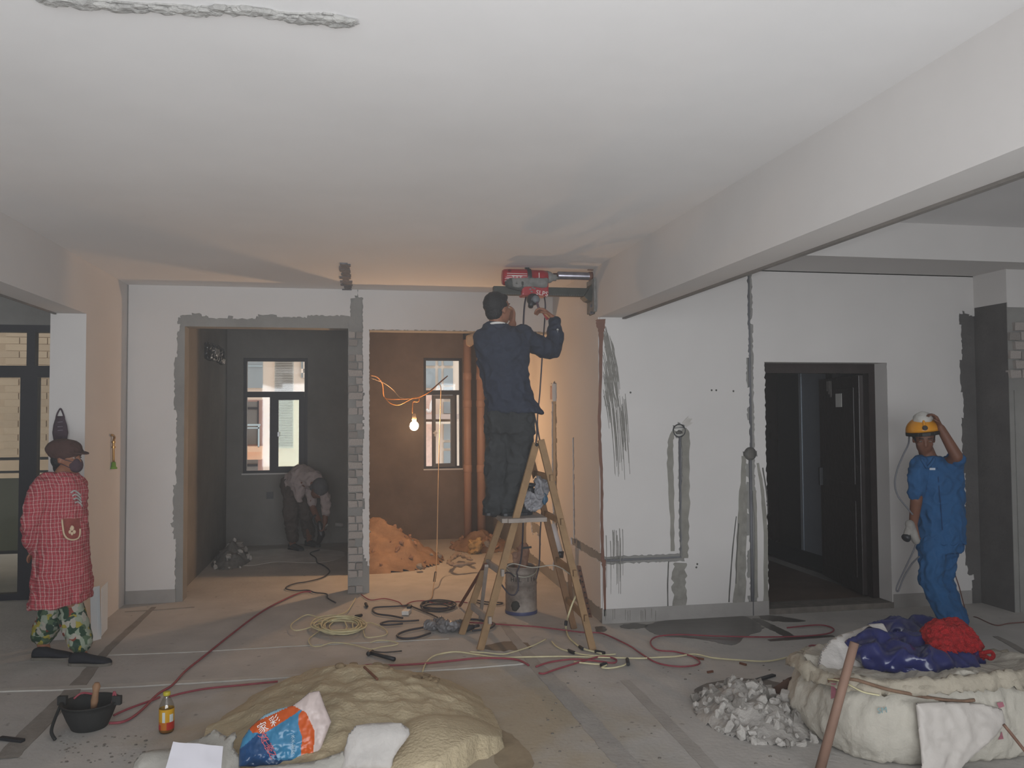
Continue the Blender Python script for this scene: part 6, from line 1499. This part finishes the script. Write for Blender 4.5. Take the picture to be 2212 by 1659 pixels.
b, fs = pillow(poly, 4.02, .05, .6, .013, 11, .02, 12); b.build('woven_sack', m_wov2, None, True, label='flattened grey white sack in front of the printed bag', cat='sack')
q = [aty(374, 1602, 4.06), aty(482, 1612, 4.06), aty(476, 1680, 3.94), aty(352, 1680, 3.94)]; n_ = (q[1]-q[0]).cross(q[3]-q[0]).normalized()
b = MB(); G = [[None]*9 for _ in range(7)]
for i in range(7):
    for j in range(9):
        u, v_ = j/8, i/6; p = q[0].lerp(q[1], u).lerp(q[3].lerp(q[2], u), v_)+n_*.008*n1(u*3, v_*3); G[i][j] = (b.v(p), b.v(p+n_*.0015))
for i in range(6):
    for j in range(8):
        b.face([G[i][j][0], G[i][j+1][0], G[i+1][j+1][0], G[i+1][j][0]]); b.face([G[i+1][j][1], G[i+1][j+1][1], G[i][j+1][1], G[i][j][1]])
b.build('paper_sheet', mat('white_paper', '#d5d2d8', .8, .02), None, True, label='clean white paper sheet lying on the crumpled sack', cat='paper')

# ------------------------------------------------------------------ right: bulk sack with plastic on top
BC = Vector((3.04, 4.06, 0)); BH = .47
bg_ = empty('bulk_sack', BC, 'big white woven bulk sack with rolled rim on the right floor', 'sack')
m_bulk = mat('white_bulk_sack_weave', '#b4aea2', .85, .09, 5, .3, 50)
def brad(t, z):
    ct, st = math.cos(t), math.sin(t); e = 3.2; r = 1/((abs(ct)/.66)**e+(abs(st)/.45)**e)**(1/e)
    f = 1+.05*math.sin(min(1, z/BH)*math.pi)-.06*(z/BH)
    return r*f
b = MB(); rings = []; NT = 120
prof = [(z*.78, k) for z, k in [(0, .94), (.03, 1.0), (.09, 1.03), (.16, 1.04), (.23, 1.03), (.30, 1.01), (.36, .985), (.40, .96), (.43, .95), (.46, .955), (.475, .93), (.47, .86), (.45, .80), (.44, .65), (.445, .4), (.45, .15)]]
for z, k in prof:
    ring = []
    for i in range(NT):
        t = 2*math.pi*i/NT; r = brad(t, z)*k; x, y = BC.x+math.cos(t)*r, BC.y+math.sin(t)*r
        zt_ = z - (.13*z*math.sin(t)) - (.08*z*max(0, math.cos(t)+math.sin(t)-.3)) + (.03*n1(x*4, y*4, 1) if z > .3 else 0) + (.03 if (math.cos(t) < -.2 and math.sin(t) > .2 and z > .3) else 0)
        fold = (.020*n1(t*7, z*3, 2)+.022*abs(n1(t*3+z*5, z*6, 5))-.012)*(1 if .02 < z else .3)
        ring.append(b.v((x+math.cos(t)*fold, y+math.sin(t)*fold, max(0, zt_))))
    rings.append(ring)
for A, B_ in zip(rings, rings[1:]):
    for k in range(NT): b.face([A[k], A[(k+1) % NT], B_[(k+1) % NT], B_[k]])
b.face(rings[-1]); b.face(rings[0][::-1])
bmesh.ops.subdivide_edges(b.bm, edges=b.bm.edges[:], cuts=1, use_grid_fill=True)
b.crumple(.012, 11, 17, .03)
for v_ in b.bm.verts: v_.co.z = max(v_.co.z, .001)
bv = bvh_of(b); b.build('sack_body', m_bulk, bg_, True)
def sp_(x, y, l=.01):
    c = [p for p in (snap(t, x, y, l) for t in [bv]+([bv2] if 'bv2' in globals() else [])) if p is not None]
    return min(c, key=lambda p: (p-CAM).length) if c else None
def on_s(pts, l=.01): return [p for p in (sp_(x, y, l) for x, y in pts) if p is not None]
# collar roll and flap
q = on_s([(1775,1462),(1785,1440),(1800,1420),(1830,1405),(1850,1412)], .0)
poly = [(1764,1450),(1768,1428),(1775,1405),(1790,1385),(1812,1372),(1845,1362),(1880,1348),(1908,1346),(1925,1380),(1900,1440),(1850,1476),(1800,1472),(1774,1462)]
b, fs = pillow(poly, 4.0, .05, 1.2, .011, 21, .022, 16); b.build('turned_flap', m_wov, bg_, True)
poly = [(1978,1520),(2000,1517),(2060,1516),(2120,1520),(2165,1532),(2172,1560),(2150,1590),(2105,1630),(2060,1675),(1992,1675),(1988,1610),(1982,1560)]
b, fs = pillow(poly, 3.52, .03, .22, .012, 23, .018, 12); wp = b.build('white_overlay', mat('brighter_white_film_sack', '#bcb5ae', .6, .05, 8, .15, 40), bg_, True)
b = MB(); rings = []
for k, (z0_, kk) in enumerate(((.455, .90), (.485, .925), (.495, .955), (.475, .985), (.44, 1.005), (.41, 1.015), (.41, 1.005), (.45, .985))):
    ring = []
    for i in range(160):
        z = z0_*.78; t = 2*math.pi*i/160; r = brad(t, .36)*kk*1.045+.02*n1(t*6, z*9, 8)+.03*abs(n1(t*11, z*14+t*3, 9)); zz = z-.13*z*math.sin(t)-(.08*z*max(0, math.cos(t)+math.sin(t)-.3))+.03*n1(math.cos(t)*2.6, math.sin(t)*2.6, 1)
        if k in (5, 6): zz += .03*n1(t*4, 3, 3)+.014*n1(t*17, 3, 6)
        ring.append(b.v((BC.x+math.cos(t)*r, BC.y+math.sin(t)*r, zz)))
    rings.append(ring)
for A, B_ in zip(rings, rings[1:]+rings[:1]):
    for k in range(160): b.face([A[k], A[(k+1) % 160], B_[(k+1) % 160], B_[k]])
b.crumple(.014, 13, 3, .04); bv2 = bvh_of(b); b.build('turned_collar', mat('yellowish_sack_collar', '#a59c8c', .85, .1, 6, .3, 50), bg_, True)
poly = [(2150,1462),(2165,1455),(2190,1455),(2204,1475),(2210,1500),(2190,1512),(2160,1512),(2150,1490)]
b, fs = pillow(poly, 3.8, .04, .4, .011, 27, .03, 22); b.build('knotted_corner', m_wov, bg_, True)
m_rope = mat('brown_rope', '#7b6250', .9, .15, 40, .2, 120)
rp_ = on_s([(1790,1472),(1815,1468),(1845,1468),(1880,1478),(1920,1490),(1960,1498),(2000,1506),(2040,1512),(2080,1515),(2105,1512)], .008)
if len(rp_) > 3: MB().tube(smooth_path(rp_, 5), .0085, 8).build('drawstring', m_rope, bg_, True)
y_ = on_s([(1788,1467),(1810,1470),(1835,1480),(1865,1495),(1900,1502)], .012)
if len(y_) > 2: MB().tube(smooth_path(y_, 5), .004, 6).build('yellow_wire_end', m_yel, bg_, True)
mk_ = mat('faded_red_print', '#99606a', .8, .2, 20)
def blotch(pts, l=.006, m=mk_, name='red_print'):
    q = on_s(pts, l)
    if len(q) > 2:
        c = sum(q, Vector())/len(q); n = -(c-CAM).normalized()*.002; MB().prism(q, n).build(name, m, bg_)
blotch([(1795,1476),(1806,1476),(1806,1506),(1795,1510)]); blotch([(2153,1518),(2166,1516),(2170,1526),(2158,1530)], .02); blotch([(2156,1598),(2164,1580),(2168,1596)], .012)
p = sp_(1802, 1486, .012)
if p is not None: text_mesh('lettering', '凡', .03, m_white, bg_, p, cols(RT, UP, -FWD))
p = sp_(1906, 1535, .012)
if p is not None: text_mesh('lettering', 'SM', .04, mat('teal_ink', '#7d999c', .7, .1), bg_, p, cols((RT+UP*.15).normalized(), (UP-RT*.15).normalized(), -FWD))
# stick leaning on the sack
st0, st1 = aty(1846, 1388, 3.66), fl(1770, 1668)
MB().tube([st1, st1.lerp(st0, .5), st0], [.024, .022, .021], 12).build('pole', mat('worn_tool_pole', '#85695a', .7, .12, 6), None, True, label='worn brown wooden pole leaning on the front of the bulk sack', cat='pole')
# blue plastic and red net
m_bplas = mat('glossy_navy_plastic', '#1e2356', .28, .12, 7, coat=.4)
b = MB()
for (x, y, Y, r, sc) in ((1890,1400,4.12,.11,(1.1,.9,.6)),(1935,1372,4.45,.12,(1.2,1,.55)),(1960,1400,4.2,.13,(1,1,.55)),(1920,1420,3.98,.11,(1.3,.8,.5)),(1985,1435,3.92,.12,(1.5,.8,.5)),(2040,1440,3.95,.12,(1.5,.8,.5)),(2085,1430,4.02,.085,(1.2,.8,.6)),(2000,1400,4.3,.12,(1.4,1,.5)),(1985,1362,4.6,.11,(1.3,1,.45)),(2060,1410,4.2,.11,(1.2,1,.5)),(1868,1398,4.06,.06,(1,.8,.6))): b.ball(aty(x, y, Y), r*1.12, (sc[0]*1.05, sc[1], sc[2]*1.15))
b.remesh(.012, 4); b.crumple(.02, 5, 5, .10); 
for v_ in b.bm.verts: v_.co.z = max(v_.co.z, .29)
b.build('blue_plastic_bag', m_bplas, None, True, label='glossy navy blue plastic sheeting heaped on the bulk sack', cat='plastic bag')
m_net = mat('red_net', '#a51f22', .8, .35, 60, .9, 160)
b = MB()
for (x, y, Y, r, sc) in ((2035,1378,4.22,.105,(1,1,.9)),(2060,1370,4.25,.10,(1,1,.9)),(2030,1400,4.15,.08,(1,.9,.8)),(2085,1390,4.2,.075,(1,1,.9)),(2102,1404,4.16,.05,(1,1,.9)),(2060,1400,4.18,.08,(1.1,1,.7)),(2115,1412,4.14,.03,(1.3,1,.8))): b.ball(aty(x, y+6, Y-.13), r*1.08, sc)
b.remesh(.009, 4); b.crumple(.018, 16, 8, .035); nt_ = b.build('red_net_bag', m_net, None, True, label='red mesh net bag on top of the blue plastic', cat='net bag')
MB().tube(smooth_path([aty(2108, 1414, 4.0), aty(2125, 1410, 3.97), aty(2140, 1408, 3.95), aty(2146, 1416, 3.95), aty(2140, 1423, 3.95), aty(2128, 1418, 3.97), aty(2112, 1418, 4.0)], 5), .011, 8).build('drawstring_loop', m_net, nt_, True)
# rubble in front of the sack, wood and wires
heap('rubble_heap', (2.22, 4.42, 0), .32, .42, .19, mat('grey_white_rubble_dust', '#a39e98', .95, .2, 8, .5, 40), 'grey white plaster rubble left of the bulk sack', 190, rkw, .03, .095, 21, .04)
MB().bar(fl(1664, 1502, .05), aty(1712, 1470, 4.45), .05, .045).build('wood_block', mat('scorched_wood', '#5f463a', .85, .3, 8), None, bevel=.004, label='scorched wood offcut sticking out of the rubble by the bulk sack', cat='wood offcut')
cable('bent_wire', [aty(1722, 1458, 4.4), aty(1740, 1448, 4.3), aty(1760, 1450, 4.2), aty(1768, 1470, 4.1), aty(1772, 1478, 4.05), aty(1790, 1474, 3.95), aty(1805, 1468, 3.85)], .009, m_rust, 'thick rusty wire bent over the rubble to the bulk sack')
cable('flex', [aty(1728, 1452, 4.5), aty(1732, 1434, 4.5), aty(1745, 1424, 4.5), aty(1765, 1418, 4.4)], .007, m_gcab, 'grey flex arching beside the left corner of the bulk sack')
cable('flex', flo([(1782,1396),(1755,1394),(1746,1398),(1752,1404),(1775,1406)], .02), .006, m_redc, 'small brown flex loop behind the left corner of the bulk sack')
cable('rusty_rod', [aty(2168, 1565, 3.42), aty(2190, 1592, 3.40), aty(2216, 1625, 3.38)], .008, m_rust, 'thin rusty rod at the right of the bulk sack', cat='rod')
random.seed(9)
b = MB()
for k in range(110):
    x, y = random.uniform(1150, 1720), random.uniform(1430, 1650)
    if random.random() < .5: x, y = random.uniform(120, 320), random.uniform(1590, 1650)
    p = fl(x, y); s_ = random.uniform(.003, .008); b.ball((p.x, p.y, s_*.3), s_, (1.4, 1, .6), seg=5, rings=3)
b.build('floor_crumbs', mat('dark_crumbs', '#6a645d', .95, .3, 20), None, label='scattered dark crumbs of debris over the foreground floor', cat='debris', kind='stuff')
# ------------------------------------------------------------------ grinding dust hanging in the air of the room
hz = bpy.data.materials.new('airborne_dust'); hz.use_nodes = True; nt = hz.node_tree; nt.nodes.remove(nt.nodes['Principled BSDF'])
vs = nt.nodes.new('ShaderNodeVolumeScatter'); vs.inputs['Color'].default_value = (.93, .93, .92, 1); vs.inputs['Density'].default_value = .007; vs.inputs['Anisotropy'].default_value = .2
nt.links.new(vs.outputs[0], nt.nodes['Material Output'].inputs['Volume'])
MB().box((-5.7, -1.85, .02), (6.9, 11.45, 3.2)).build('dust_haze', hz, None, label='thin grey dust haze filling the air of the room', cat='haze', kind='stuff')

for nm, g in (('extension_cable', 'red cables on the floor'), ('twin_wire', 'yellow wires on the floor'), ('flex', 'flex cables on the floor'), ('lamp_flex', 'flex wires around the bulb'),
              ('wooden_stick', 'sticks leaning on the ladder'), ('woven_sack', 'empty white sacks by the sand'), ('rubble_heap', 'rubble heaps on the floors'), ('junction_box', 'round wall boxes'), ('person', 'people at work'), ('twig', 'small sticks on the floor'), ('black_plug', 'black plugs on the floor')):
    for o in bpy.data.objects:
        if o.parent is None and o.name.split('.')[0] == nm and 'label' in o: o['group'] = g
